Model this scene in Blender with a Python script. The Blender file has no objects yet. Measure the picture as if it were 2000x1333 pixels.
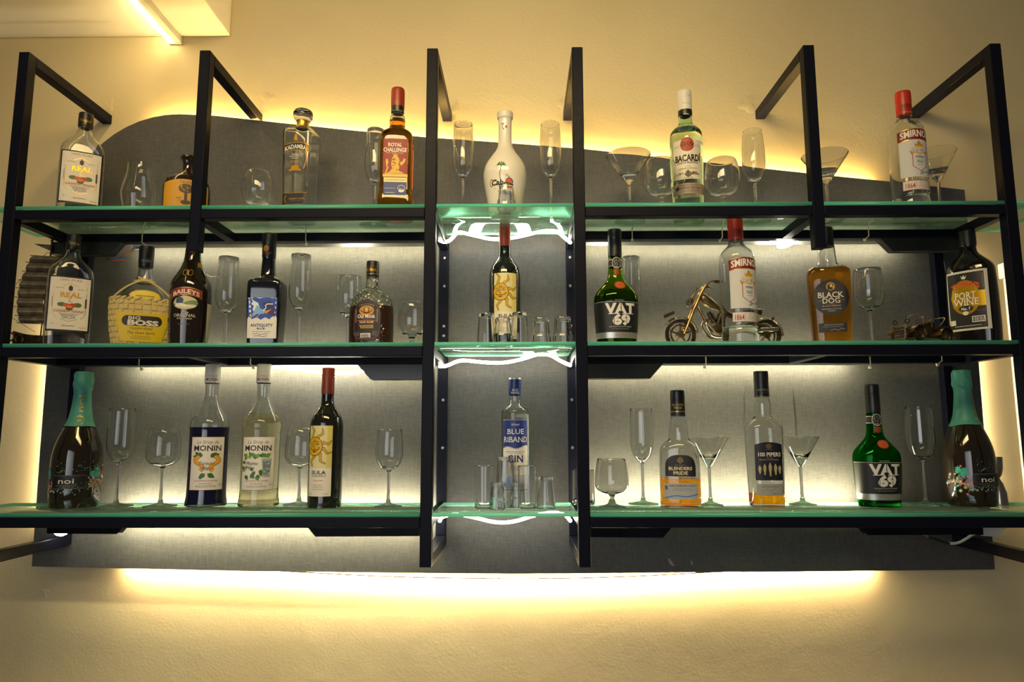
import bpy, bmesh, math, random
from mathutils import Vector, Matrix
from mathutils.geometry import tessellate_polygon

scene = bpy.context.scene
C = scene.collection
random.seed(7)
PI = math.pi

# ------------------------------------------------------------------ camera
ZB = 1.36                                  # height of the lowest glass shelf above the floor
CAM = Vector((0.0257, -1.5, ZB + 0.1674))
F = 1352.4                                 # focal length in pixels of the 2000 px wide frame
YAW, PITCH, ROLL = -0.0125, 0.1317, -0.0019
fwd = Vector((math.sin(YAW)*math.cos(PITCH), math.cos(YAW)*math.cos(PITCH), math.sin(PITCH)))
rgt = Vector((math.cos(YAW), -math.sin(YAW), 0))
up = rgt.cross(fwd)
RT = rgt*math.cos(ROLL) + up*math.sin(ROLL)
UPV = up*math.cos(ROLL) - rgt*math.sin(ROLL)
cd = bpy.data.cameras.new('camera')
cd.sensor_width = 36.0
cd.lens = 36.0*F/2000
cd.clip_start = 0.05
cam = bpy.data.objects.new('camera', cd)
C.objects.link(cam)
m3 = Matrix((RT, UPV, -fwd)).transposed()
cam.matrix_world = Matrix.Translation(CAM) @ m3.to_4x4()
scene.camera = cam

# ------------------------------------------------------------------ world, room lamps, exposure
w = bpy.data.worlds.new('room_ambient')
w.use_nodes = True
w.node_tree.nodes['Background'].inputs[0].default_value = (1.0, 0.95, 0.85, 1)
w.node_tree.nodes['Background'].inputs[1].default_value = 0.06
scene.world = w


def area(name, loc, target, sx, sy, power, col, spread):
    l = bpy.data.lights.new(name, 'AREA')
    l.shape = 'RECTANGLE'
    l.size, l.size_y = sx, sy
    l.energy = power
    l.color = col
    l.spread = math.radians(spread)
    o = bpy.data.objects.new(name, l)
    C.objects.link(o)
    o.location = loc
    o.rotation_euler = (Vector(target) - Vector(loc)).to_track_quat('-Z', 'Y').to_euler()
    return o


# warm ceiling lamp over the bar, and daylight from the room's window behind the camera
area('ceiling_lamp', (-0.15, -1.25, 2.75), (0.0, 0.2, 2.0), 1.2, 0.25, 9.5, (1.0, 0.74, 0.34), 110)
area('room_window', (-0.9, -2.8, 1.7), (0.0, 0.0, 1.5), 1.7, 1.5, 5.2, (0.96, 0.97, 1.0), 80)
vs = scene.view_settings
vs.view_transform = 'Standard'
vs.look = 'None'
vs.exposure = 0.0
vs.gamma = 1.0
vs.use_curve_mapping = False
cy = scene.cycles
cy.use_denoising = True
cy.max_bounces = 16
cy.transmission_bounces = 14
cy.transparent_max_bounces = 24
cy.sample_clamp_indirect = 3.0
cy.blur_glossy = 1.0
cy.caustics_reflective = False


# ------------------------------------------------------------------ measuring helpers
def at(x, y, Y):
    """The point of the place seen at photo pixel (x, y) that lies in the vertical plane Y."""
    d = RT*((x - 1000)/F) + UPV*((666.5 - y)/F) + fwd
    return CAM + d*((Y - CAM.y)/d.y)


def depth(p):
    return (p - CAM).dot(fwd)


# ------------------------------------------------------------------ materials
MATS = {}


def mat(name, col=(0.8, 0.8, 0.8), rough=0.5, metal=0.0, spec=0.5, coat=0.0, emit=None, estr=0.0):
    if name in MATS:
        return MATS[name]
    m = bpy.data.materials.new(name)
    m.use_nodes = True
    b = m.node_tree.nodes['Principled BSDF']
    b.inputs['Base Color'].default_value = (*col, 1)
    b.inputs['Roughness'].default_value = rough
    b.inputs['Metallic'].default_value = metal
    b.inputs['Specular IOR Level'].default_value = spec
    b.inputs['Coat Weight'].default_value = coat
    if emit:
        b.inputs['Emission Color'].default_value = (*emit, 1)
        b.inputs['Emission Strength'].default_value = estr
    MATS[name] = m
    return m


def srgb(h):
    out = []
    for i in (0, 2, 4):
        c = int(h[i:i+2], 16)/255
        out.append(c/12.92 if c <= 0.04045 else ((c+0.055)/1.055)**2.4)
    return tuple(out)


def ink(h, gold=False):
    """Printed colour given as hex sRGB."""
    n = ('foil_' if gold else 'print_') + h
    return mat(n, srgb(h), 0.35 if gold else 0.5, 0.75 if gold else 0.0)


def glass(name, col, ior=1.45, rough=0.0):
    if name in MATS:
        return MATS[name]
    m = bpy.data.materials.new(name)
    m.use_nodes = True
    nt = m.node_tree
    nt.nodes.remove(nt.nodes['Principled BSDF'])
    g = nt.nodes.new('ShaderNodeBsdfGlass')
    g.inputs['Color'].default_value = (*col, 1)
    g.inputs['IOR'].default_value = ior
    g.inputs['Roughness'].default_value = rough
    nt.links.new(g.outputs[0], nt.nodes['Material Output'].inputs[0])
    MATS[name] = m
    return m


def sheet_glass(name, tint, ior=1.5, haze=0.2):
    """Thin flat glass: clear with a Fresnel reflection and a slight greenish haze."""
    m = bpy.data.materials.new(name)
    m.use_nodes = True
    nt = m.node_tree
    nt.nodes.remove(nt.nodes['Principled BSDF'])
    geo = nt.nodes.new('ShaderNodeNewGeometry')
    mr = nt.nodes.new('ShaderNodeMapRange')
    mr.inputs['To Min'].default_value = ior
    mr.inputs['To Max'].default_value = 1/ior
    fr = nt.nodes.new('ShaderNodeFresnel')
    tr = nt.nodes.new('ShaderNodeBsdfTransparent')
    tr.inputs[0].default_value = (*tint, 1)
    gl = nt.nodes.new('ShaderNodeBsdfGlossy')
    gl.inputs['Color'].default_value = (0.8, 1.0, 0.9, 1)
    gl.inputs['Roughness'].default_value = 0.03
    mx = nt.nodes.new('ShaderNodeMixShader')
    L = nt.links.new
    L(geo.outputs['Backfacing'], mr.inputs['Value'])
    L(mr.outputs[0], fr.inputs['IOR'])
    L(fr.outputs[0], mx.inputs[0])
    L(tr.outputs[0], mx.inputs[1])
    L(gl.outputs[0], mx.inputs[2])
    df = nt.nodes.new('ShaderNodeBsdfDiffuse')
    df.inputs[0].default_value = (0.50, 0.78, 0.64, 1)
    tl = nt.nodes.new('ShaderNodeBsdfTranslucent')
    tl.inputs[0].default_value = (0.55, 0.85, 0.70, 1)
    m1 = nt.nodes.new('ShaderNodeMixShader')
    L(df.outputs[0], m1.inputs[1])
    L(tl.outputs[0], m1.inputs[2])
    m2 = nt.nodes.new('ShaderNodeMixShader')
    m2.inputs[0].default_value = haze
    L(mx.outputs[0], m2.inputs[1])
    L(m1.outputs[0], m2.inputs[2])
    L(m2.outputs[0], nt.nodes['Material Output'].inputs[0])
    MATS[name] = m
    return m


def emitter(name, col, strength):
    m = bpy.data.materials.new(name)
    m.use_nodes = True
    nt = m.node_tree
    nt.nodes.remove(nt.nodes['Principled BSDF'])
    e = nt.nodes.new('ShaderNodeEmission')
    e.inputs[0].default_value = (*col, 1)
    e.inputs[1].default_value = strength
    nt.links.new(e.outputs[0], nt.nodes['Material Output'].inputs[0])
    MATS[name] = m
    return m


def tex_nodes(m):
    nt = m.node_tree
    tc = nt.nodes.new('ShaderNodeTexCoord')
    return nt, nt.nodes['Principled BSDF'], tc


def wall_material():
    m = mat('cream_plaster', (0.70, 0.62, 0.46), 0.55, spec=0.35)
    nt, b, tc = tex_nodes(m)
    L = nt.links.new
    n1 = nt.nodes.new('ShaderNodeTexNoise')
    n1.inputs['Scale'].default_value = 2.3
    n1.inputs['Detail'].default_value = 5
    n2 = nt.nodes.new('ShaderNodeTexNoise')
    n2.inputs['Scale'].default_value = 170
    n2.inputs['Detail'].default_value = 3
    n3 = nt.nodes.new('ShaderNodeTexNoise')
    n3.inputs['Scale'].default_value = 9
    n3.inputs['Detail'].default_value = 6
    n3.inputs['Distortion'].default_value = 1.2
    cr = nt.nodes.new('ShaderNodeValToRGB')
    cr.color_ramp.elements[0].position = 0.3
    cr.color_ramp.elements[0].color = (0.64, 0.53, 0.30, 1)
    cr.color_ramp.elements[1].position = 0.75
    cr.color_ramp.elements[1].color = (0.72, 0.61, 0.36, 1)
    for n in (n1, n2, n3):
        L(tc.outputs['Object'], n.inputs['Vector'])
    L(n1.outputs['Fac'], cr.inputs[0])
    L(cr.outputs[0], b.inputs['Base Color'])
    ad = nt.nodes.new('ShaderNodeMath')
    ad.operation = 'MULTIPLY_ADD'
    ad.inputs[1].default_value = 0.5
    L(n2.outputs['Fac'], ad.inputs[0])
    L(n3.outputs['Fac'], ad.inputs[2])
    bp = nt.nodes.new('ShaderNodeBump')
    bp.inputs['Strength'].default_value = 0.2
    bp.inputs['Distance'].default_value = 0.003
    L(ad.outputs[0], bp.inputs['Height'])
    L(bp.outputs[0], b.inputs['Normal'])
    return m


def linen_material():
    m = mat('grey_linen_laminate', (0.16, 0.17, 0.18), 0.5, spec=0.25)
    nt, b, tc = tex_nodes(m)
    L = nt.links.new
    outs = []
    for sx, sz in ((1000, 45), (50, 1050)):
        mp = nt.nodes.new('ShaderNodeMapping')
        mp.inputs['Scale'].default_value = (sx, 1, sz)
        n = nt.nodes.new('ShaderNodeTexNoise')
        n.inputs['Scale'].default_value = 1.0
        n.inputs['Detail'].default_value = 2
        L(tc.outputs['Object'], mp.inputs[0])
        L(mp.outputs[0], n.inputs['Vector'])
        outs.append(n)
    ad = nt.nodes.new('ShaderNodeMath')
    ad.operation = 'ADD'
    L(outs[0].outputs['Fac'], ad.inputs[0])
    L(outs[1].outputs['Fac'], ad.inputs[1])
    cr = nt.nodes.new('ShaderNodeValToRGB')
    cr.color_ramp.elements[0].position = 0.78
    cr.color_ramp.elements[0].color = (0.056, 0.057, 0.056, 1)
    cr.color_ramp.elements[1].position = 1.22
    cr.color_ramp.elements[1].color = (0.106, 0.105, 0.098, 1)
    mr = nt.nodes.new('ShaderNodeMath')
    mr.operation = 'MULTIPLY'
    mr.inputs[1].default_value = 1.0
    L(ad.outputs[0], mr.inputs[0])
    L(mr.outputs[0], cr.inputs[0])
    cr.color_ramp.elements[0].position = 0.34
    cr.color_ramp.elements[1].position = 0.66
    mr.inputs[1].default_value = 0.5
    L(cr.outputs[0], b.inputs['Base Color'])
    bp = nt.nodes.new('ShaderNodeBump')
    bp.inputs['Strength'].default_value = 0.15
    bp.inputs['Distance'].default_value = 0.001
    L(ad.outputs[0], bp.inputs['Height'])
    L(bp.outputs[0], b.inputs['Normal'])
    return m


def painted_steel():
    m = mat('dark_navy_painted_steel', (0.006, 0.007, 0.014), 0.38, spec=0.07)
    nt, b, tc = tex_nodes(m)
    L = nt.links.new
    n = nt.nodes.new('ShaderNodeTexNoise')
    n.inputs['Scale'].default_value = 90
    n.inputs['Detail'].default_value = 4
    L(tc.outputs['Object'], n.inputs['Vector'])
    mr = nt.nodes.new('ShaderNodeMapRange')
    mr.inputs['To Min'].default_value = 0.3
    mr.inputs['To Max'].default_value = 0.46
    L(n.outputs['Fac'], mr.inputs[0])
    L(mr.outputs[0], b.inputs['Roughness'])
    bp = nt.nodes.new('ShaderNodeBump')
    bp.inputs['Strength'].default_value = 0.06
    bp.inputs['Distance'].default_value = 0.002
    L(n.outputs['Fac'], bp.inputs['Height'])
    L(bp.outputs[0], b.inputs['Normal'])
    return m


M_WALL = wall_material()
M_LINEN = linen_material()
M_STEEL = painted_steel()
M_CEIL = mat('white_ceiling_paint', (0.78, 0.72, 0.60), 0.6)
M_SHELF = sheet_glass('shelf_glass', (0.90, 0.97, 0.93))
M_EDGE = mat('green_glass_edge', (0.13, 0.72, 0.48), 0.12, spec=0.6)
_nt = M_EDGE.node_tree
_tl = _nt.nodes.new('ShaderNodeBsdfTranslucent')
_tl.inputs[0].default_value = (0.35, 0.9, 0.62, 1)
_mx = _nt.nodes.new('ShaderNodeMixShader')
_mx.inputs[0].default_value = 0.5
_nt.links.new(_nt.nodes['Principled BSDF'].outputs[0], _mx.inputs[1])
_nt.links.new(_tl.outputs[0], _mx.inputs[2])
_nt.links.new(_mx.outputs[0], _nt.nodes['Material Output'].inputs[0])
M_CLEAR = glass('clear_glass', (0.985, 0.99, 0.985))
M_DRINK = glass('drinking_glass', (0.99, 0.995, 0.99), 1.42)
M_WARM = emitter('warm_led', (1.0, 0.66, 0.2), 160)
M_WARM2 = emitter('soft_warm_led', (1.0, 0.76, 0.42), 330)
M_SIDE = emitter('pale_led', (1.0, 0.80, 0.50), 85)
M_WHITE = emitter('white_led', (1.0, 0.88, 0.55), 100)
M_LED0 = emitter('bright_white_led', (1.0, 0.88, 0.55), 320)
M_LED2 = emitter('dim_white_led', (1.0, 0.88, 0.55), 68)
M_ROPE = emitter('white_led_rope', (1.0, 0.94, 0.78), 34)
M_TUBE = emitter('tube_lamp_light', (1.0, 0.74, 0.34), 22)
M_WHITEPL = mat('white_plastic', (0.75, 0.72, 0.62), 0.4)
M_BLACKPL = mat('black_plastic', (0.012, 0.012, 0.013), 0.35)
M_GOLD = mat('gold_print', (0.75, 0.52, 0.12), 0.3, 0.85)


# ------------------------------------------------------------------ mesh builder
def smooth(pts, it=2, closed=False):
    for _ in range(it):
        out = [] if closed else [pts[0]]
        n = len(pts)
        for i in range(n if closed else n-1):
            a, b = pts[i], pts[(i+1) % n]
            out.append(tuple(p*0.75+q*0.25 for p, q in zip(a, b)))
            out.append(tuple(p*0.25+q*0.75 for p, q in zip(a, b)))
        if not closed:
            out.append(pts[-1])
        pts = out
    return pts


class MB:
    def __init__(self):
        self.v, self.f, self.m, self.mats = [], [], [], []

    def mi(self, m):
        if m not in self.mats:
            self.mats.append(m)
        return self.mats.index(m)

    def add(self, vs_, fs, m=None):
        o = len(self.v)
        self.v += [tuple(p) for p in vs_]
        self.f += [tuple(i+o for i in q) for q in fs]
        k = self.mi(m) if m else 0
        self.m += [k]*len(fs)

    def box(self, x0, x1, y0, y1, z0, z1, m=None):
        p = [(x, y, z) for z in (z0, z1) for y in (y0, y1) for x in (x0, x1)]
        self.add(p, [(0, 2, 3, 1), (4, 5, 7, 6), (0, 1, 5, 4), (2, 6, 7, 3), (0, 4, 6, 2), (1, 3, 7, 5)], m)

    def obox(self, c, ax, ay, az, m=None):
        """Box about centre c with three half-axis vectors."""
        c, ax, ay, az = Vector(c), Vector(ax), Vector(ay), Vector(az)
        p = [c+ax*i+ay*j+az*k for k in (-1, 1) for j in (-1, 1) for i in (-1, 1)]
        self.add(p, [(0, 2, 3, 1), (4, 5, 7, 6), (0, 1, 5, 4), (2, 6, 7, 3), (0, 4, 6, 2), (1, 3, 7, 5)], m)

    def prism(self, pts, axis, lo, hi, m=None):
        """Polygon pts extruded along axis ('x','y','z'); pts are the other two coordinates in order."""
        def P(a, b, t):
            return {'x': (t, a, b), 'y': (a, t, b), 'z': (a, b, t)}[axis]
        n = len(pts)
        tri = tessellate_polygon([[Vector((a, b, 0)) for a, b in pts]])
        vs_ = [P(a, b, lo) for a, b in pts]+[P(a, b, hi) for a, b in pts]
        fs = [tuple(t) for t in tri]+[tuple(i+n for i in reversed(t)) for t in tri]
        fs += [(i, (i+1) % n, (i+1) % n+n, i+n) for i in range(n)]
        self.add(vs_, fs, m)

    def tube(self, pts, r, seg=8, m=None, cap=True, flat=None, closed=False):
        pts = [Vector(p) for p in pts]
        n = len(pts)
        rr = r if isinstance(r, (list, tuple)) else [r]*n
        T = []
        for i in range(n):
            if closed:
                T.append((pts[(i+1) % n]-pts[i-1]).normalized())
            else:
                T.append((pts[min(i+1, n-1)]-pts[max(i-1, 0)]).normalized())
        N = T[0].orthogonal().normalized()
        if flat is not None:
            N = Vector(flat)
        vs_ = []
        for i in range(n):
            N = (N-T[i]*N.dot(T[i]))
            N = N.normalized() if N.length > 1e-9 else T[i].orthogonal().normalized()
            B = T[i].cross(N)
            for k in range(seg):
                a = 2*PI*k/seg
                vs_.append(pts[i]+(N*math.cos(a)+B*math.sin(a))*rr[i])
        fs = []
        for i in range(n if closed else n-1):
            j = (i+1) % n
            for k in range(seg):
                fs.append((i*seg+k, i*seg+(k+1) % seg, j*seg+(k+1) % seg, j*seg+k))
        if cap and not closed:
            fs.append(tuple(reversed(range(seg))))
            fs.append(tuple((n-1)*seg+k for k in range(seg)))
        self.add(vs_, fs, m)

    def ribbon(self, pts, wv, tv, m=None):
        """Rectangular bar along pts with half width vector wv and half thickness vector tv."""
        wv, tv = Vector(wv), Vector(tv)
        vs_, fs = [], []
        n = len(pts)
        for p in pts:
            p = Vector(p)
            vs_ += [p-wv-tv, p+wv-tv, p+wv+tv, p-wv+tv]
        for i in range(n-1):
            for k in range(4):
                fs.append((i*4+k, i*4+(k+1) % 4, i*4+4+(k+1) % 4, i*4+4+k))
        fs += [(3, 2, 1, 0), tuple((n-1)*4+k for k in range(4))]
        self.add(vs_, fs, m)

    def torus(self, c, R, r, ax='y', seg=24, rs=8, m=None, sx=1.0, a0=0.0, a1=2*PI):
        c = Vector(c)
        full = abs(a1-a0-2*PI) < 1e-6
        pts = []
        for i in range(seg if full else seg+1):
            a = a0+(a1-a0)*i/seg
            p, q = R*math.cos(a)*sx, R*math.sin(a)
            pts.append(c+Vector({'y': (p, 0, q), 'z': (p, q, 0), 'x': (0, p, q)}[ax]))
        self.tube(pts, r, rs, m, closed=full)

    def lathe(self, prof, seg=40, m=None, c=(0, 0, 0), dfac=None):
        """Surface of revolution about z of (r, z) points; r == 0 closes with a fan."""
        vs_, rows, fs = [], [], []
        for r, z in prof:
            if r < 1e-7:
                rows.append([len(vs_)])
                vs_.append((c[0], c[1], c[2]+z))
            else:
                rows.append(list(range(len(vs_), len(vs_)+seg)))
                for k in range(seg):
                    a = 2*PI*k/seg
                    vs_.append((c[0]+r*math.cos(a), c[1]+r*math.sin(a), c[2]+z))
        for A, B in zip(rows, rows[1:]):
            for k in range(seg):
                k2 = (k+1) % seg
                if len(A) == 1 and len(B) == 1:
                    continue
                if len(A) == 1:
                    fs.append((A[0], B[k2], B[k]))
                elif len(B) == 1:
                    fs.append((A[k], A[k2], B[0]))
                else:
                    fs.append((A[k], A[k2], B[k2], B[k]))
        self.add(vs_, fs, m)

    def cyl(self, p0, p1, r, seg=16, m=None):
        self.tube([p0, p1], r, seg, m)

    def ball(self, c, r, m=None, sx=1, sy=1, sz=1, seg=14, rings=9):
        vs_, fs = [], []
        for i in range(rings+1):
            t = PI*i/rings
            for k in range(seg):
                a = 2*PI*k/seg
                vs_.append((c[0]+r*sx*math.sin(t)*math.cos(a), c[1]+r*sy*math.sin(t)*math.sin(a), c[2]-r*sz*math.cos(t)))
        for i in range(rings):
            for k in range(seg):
                fs.append((i*seg+k, i*seg+(k+1) % seg, (i+1)*seg+(k+1) % seg, (i+1)*seg+k))
        self.add(vs_, fs, m)

    def build(self, name, m=None, parent=None, sharp=35, bevel=0):
        me = bpy.data.meshes.new(name)
        me.from_pydata(self.v, [], self.f)
        mats = self.mats if self.mats else [m]
        for q in mats:
            me.materials.append(q)
        if len(mats) > 1:
            me.polygons.foreach_set('material_index', self.m)
        me.shade_smooth()
        me.set_sharp_from_angle(angle=math.radians(sharp))
        me.update()
        o = bpy.data.objects.new(name, me)
        C.objects.link(o)
        if parent:
            o.parent = parent
        if bevel:
            b = o.modifiers.new('bevel', 'BEVEL')
            b.width = bevel
            b.segments = 2
            b.limit_method = 'ANGLE'
        return o


def thing(name, label, cat, loc=(0, 0, 0), rz=0.0, group=None):
    o = bpy.data.objects.new(name, None)
    o.empty_display_size = 0.02
    C.objects.link(o)
    o.location = loc
    o.rotation_euler = (0, 0, rz)
    return tag(o, label, cat, group)


def tag(o, label, cat, group=None):
    o['label'] = label
    o['category'] = cat
    if group:
        o['group'] = group
    return o


def struct(o, label=None):
    o['kind'] = 'structure'
    if label:
        o['label'] = label
    return o


def copy_tree(o, parent=None):
    c = o.copy()
    C.objects.link(c)
    c.parent = parent
    for ch in list(o.children):
        copy_tree(ch, c)
    return c

# ------------------------------------------------------------------ the setting
Z = [ZB, ZB+0.3627, ZB+0.6737]             # tops of the three glass levels
YW, YP = 0.315, 0.285                      # wall face, panel face
b = MB()
b.box(-2.6, 2.6, YW, YW+0.12, 0, 3.5)
struct(b.build('wall_back', M_WALL), 'cream plastered wall behind the bar shelves')
b = MB()
b.box(-2.6, 2.6, -4.0, YW+0.12, -0.08, 0)
struct(b.build('floor', mat('brown_floor_tile', (0.22, 0.17, 0.12), 0.4)), 'brown tiled floor below the shelves')
pc = at(450, 71, YW)
b = MB()
b.box(-2.6, pc.x, -1.7, YW, pc.z, pc.z+0.5)
struct(b.build('ceiling', M_CEIL, bevel=0.004), 'white dropped ceiling slab in the upper corner')

# tube lamp under the slab
pt = at(345, 76, YW)
t = thing('tube_lamp', 'slim glowing tube lamp under the white ceiling slab', 'lamp', (pt.x, -0.4, pc.z))
L_ = 0.70
b = MB()
b.box(-0.004, 0.016, -L_, L_+0.008, -0.022, 0)
b.build('housing', M_WHITEPL, t, bevel=0.002)
b = MB()
b.prism([(-0.016, -0.024), (-0.004, -0.024), (-0.004, 0.0), (-0.016, 0.0)], 'y', -L_, L_+0.004)
b.build('diffuser', M_TUBE, t)
b = MB()
b.box(-0.017, 0.017, L_+0.008, L_+0.013, -0.025, 0)
b.build('end_cap', M_WHITEPL, t, bevel=0.002)

# plastic trunking on the wall at the far right
p0, p1 = at(1948, 520, YW), at(2000, 1020, YW)
t = thing('cable_trunking', 'white plastic cable trunking on the wall beyond the rightmost post', 'trunking', (p0.x+0.016, YW, p0.z))
b = MB()
b.box(-0.005, 0.02, -0.018, 0, -1.0, 0.0)
b.build('channel', M_WHITEPL, t, bevel=0.002)
b = MB()
b.box(-0.016, -0.003, -0.022, 0, -0.036, 0.004)
b.build('clip', M_WHITEPL, t, bevel=0.002)

# grey panel
top = [(350, 223), (420, 226), (520, 237), (670, 253), (830, 268), (985, 279), (1140, 291), (1370, 316), (1600, 341), (1750, 356), (1884, 371)]
left = [(62, 1107), (78, 880), (92, 700), (106, 540)]
arc = []
for i in range(15):
    a = PI-(PI/2)*i/14
    arc.append((350+238*math.cos(a), 478-255*math.sin(a)))
right = [(1900, 560), (1922, 840), (1943, 1113)]
bottom = [(1500, 1118), (1000, 1121), (500, 1117)]
outline = [at(x, y, YP) for x, y in left+arc+top[1:]+right+bottom]
b = MB()
b.prism([(p.x, p.z) for p in outline], 'y', YP, YP+0.012)
panel = b.build('back_panel', M_LINEN, sharp=25)
tag(panel, 'dark grey linen-textured back panel with an arched left corner', 'panel')

# steel frame
PX = [-1.1214, -0.7006, -0.1746, 0.1579, 0.6859, 1.1087]
ZT, ZBOT = ZB+1.0451, ZB-0.1106
H = 0.0125
frame = thing('shelf_frame', 'dark navy steel tube frame fixed to the wall, carrying the glass shelves', 'shelf frame', (0, 0, ZBOT))


def fbox(name, x0, x1, y0, y1, z0, z1, bev=0.0016):
    q = MB()
    cx, cy_, cz = (x0+x1)/2, (y0+y1)/2, (z0+z1)/2
    q.box(x0-cx, x1-cx, y0-cy_, y1-cy_, z0-cz, z1-cz)
    o = q.build(name, M_STEEL, frame, bevel=bev)
    o.location = (cx, cy_, cz-ZBOT)
    return o


zshort = at(378, 490, -H).z
for i, x in enumerate(PX):
    short = i in (1, 4)
    fbox('post', x-H, x+H, -H, H, zshort if short else ZBOT, ZT)
    fbox('bracket', x-H, x+H, H, YW, ZT-2*H, ZT)
    if not short:
        fbox('bracket', x-H, x+H, H, YP, ZBOT, ZBOT+2*H)
        fbox('back_post', x-H, x+H, YP-0.023, YP, ZBOT+2*H, Z[2]-0.008)
    for k in range(3):
        zr = Z[k]-0.0085
        y1 = YP-0.023 if not short else 0.175
        if short and k == 0:
            continue
        y0 = H if (not short or k == 2) else H
        fbox('shelf_bearer', x-H*0.9, x+H*0.9, y0, y1, zr-0.022, zr)
RH = 0.022
for k in range(3):
    zr = Z[k]-0.0085
    for a, bb in ((0, 2), (3, 5)):
        mid = a+1
        xs = [PX[a]+H, PX[bb]-H]
        if k == 2:
            fbox('front_rail', xs[0], PX[mid]-H, -H, H, zr-RH, zr)
            fbox('front_rail', PX[mid]+H, xs[1], -H, H, zr-RH, zr)
        else:
            fbox('front_rail', xs[0], xs[1], -H, H, zr-RH, zr)
        fbox('back_rail', xs[0], xs[1], 0.175, 0.200, zr-RH, zr)

# stiffening plates with one slanted end below the back rails: (level, x at the post end, x at the slanted end, height in pixels)
for k, xa, xb, yb in ((2, 106, 240, 499), (2, 1880, 1716, 492), (1, 832, 702, 742), (1, 1145, 1292, 740),
                      (0, 100, 262, 1041), (0, 830, 588, 1046), (0, 1148, 1326, 1048), (0, 1912, 1660, 1043)):
    zt_ = Z[k]-0.0085-RH
    za = at((xa+xb)/2, yb, 0.19).z
    h = zt_-za
    A, B = at(xa, yb, 0.19).x, at(xb, yb, 0.19).x
    s = 1 if B > A else -1
    q = MB()
    q.prism([(0, 0), (B-A, 0), (B-A-s*h*0.9, -h), (0, -h)], 'y', -0.012, 0.012)
    o = q.build('stiffening_plate', M_BLACKPL if k else M_STEEL, frame, bevel=0.0015)
    o.location = (A, 0.1875, zt_-ZBOT)
# screws in the back posts
q = MB()
q.lathe([(0, -0.003), (0.003, -0.003), (0.0042, -0.001), (0.0042, 0)], 10)
q.v = [(x, z, y) for x, y, z in q.v]
scr = q.build('screw', mat('screw_steel', (0.3, 0.28, 0.24), 0.35, 0.9), frame)
first = True
for i in (2, 3):
    for zz in (0.62, 0.545, 0.44, 0.415, 0.25, 0.13):
        o = scr if first else scr.copy()
        if not first:
            C.objects.link(o)
        first = False
        o.location = (PX[i]+(0.003 if i == 2 else -0.003), YP-0.023, ZB+zz-ZBOT)

# glass shelves, notched round the posts they meet
GT, YG0, YG1 = 0.008, -0.0115, 0.206


def pane(k, xa, xb, notches, label):
    pts = [(xa, YG0)]
    for n0 in notches:
        a, c = n0-H-0.0012, n0+H+0.0012
        if a <= xa:
            pts = [(xa, H+0.0012), (c, H+0.0012), (c, YG0)]
        elif c >= xb:
            pts += [(a, YG0), (a, H+0.0012), (xb, H+0.0012)]
        else:
            pts += [(a, YG0), (a, H+0.0012), (c, H+0.0012), (c, YG0)]
    if pts[-1][0] < xb:
        pts.append((xb, YG0))
    pts += [(xb, YG1), (xa, YG1)]
    q = MB()
    cx = (xa+xb)/2
    pp = [(x-cx, y) for x, y in pts]
    n = len(pp)
    tri = tessellate_polygon([[Vector((x, y, 0)) for x, y in pp]])
    q.add([(x, y, -GT) for x, y in pp]+[(x, y, 0) for x, y in pp],
          [tuple(t_) for t_ in tri]+[tuple(i+n for i in reversed(t_)) for t_ in tri], M_SHELF)
    q.add([(x, y, -GT) for x, y in pp]+[(x, y, 0) for x, y in pp],
          [(i, (i+1) % n, (i+1) % n+n, i+n) for i in range(n)], M_EDGE)
    o = q.build('glass_shelf', None, None, sharp=20)
    bm = bmesh.new()
    bm.from_mesh(o.data)
    bmesh.ops.remove_doubles(bm, verts=bm.verts, dist=1e-6)
    bmesh.ops.recalc_face_normals(bm, faces=bm.faces)
    bm.to_mesh(o.data)
    bm.free()
    o.location = (cx, 0, Z[k])
    tag(o, label, 'shelf', 'green-edged glass shelf panes')


lev = ['bottom', 'middle', 'top']
for k in range(3):
    pane(k, PX[0]-0.09, PX[2]-H-0.001, [PX[0]]+([PX[1]] if k == 2 else []), 'long green-edged glass pane of the %s shelf, left bay' % lev[k])
    pane(k, PX[2]+H+0.001, PX[3]-H-0.001, [], 'short green-edged glass pane of the %s shelf, centre bay' % lev[k])
    pane(k, PX[3]+H+0.001, PX[5]+0.12, ([PX[4]] if k == 2 else [])+[PX[5]], 'long green-edged glass pane of the %s shelf, right bay' % lev[k])


# ------------------------------------------------------------------ lighting strips
def led_bar(k, xa, xb, label, em, up_=False):
    t = thing('led_strip', label, 'led strip', ((xa+xb)/2, 0.238, Z[k]-(0.002 if up_ else 0.034 if k == 0 else 0.024)), 0, 'LED strips behind the shelf rails')
    hw = (xb-xa)/2
    q = MB()
    if up_:
        q.box(-hw, hw, -0.007, 0.008, -0.0075, -0.006)
    else:
        q.box(-hw, hw, 0.0, 0.001, -0.005, 0.005)
    q.build('tape', M_WHITEPL, t)
    q = MB()
    if up_:
        q.box(-hw, hw, -0.004, 0.004, -0.006, -0.0035)
    else:
        q.box(-hw, hw, 0.001, 0.0035, -0.004, 0.004)
    q.build('diodes', em, t)


for k in range(3):
    led_bar(k, PX[0]+0.14, PX[2]-H-0.01, 'white LED strip behind the %s shelf back rail, left bay' % lev[k], (M_LED0, M_WHITE, M_LED2)[k])
    led_bar(k, PX[3]+H+0.01, PX[5]-(0.24 if k != 2 else 0.1), 'white LED strip behind the %s shelf back rail, right bay' % lev[k], (M_LED0, M_WHITE, M_LED2)[k], k == 0)


def rope(path, label, r=0.0042, grp=None):
    pts = [at(x, y, Y) for x, y, Y in path]
    pts = [Vector(p) for p in smooth([tuple(p) for p in pts], 3)]
    o_ = pts[0].copy()
    q = MB()
    q.tube([p-o_ for p in pts], r, 8)
    o = q.build('led_rope', M_ROPE)
    o.location = o_
    tag(o, label, 'led rope', grp)


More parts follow.
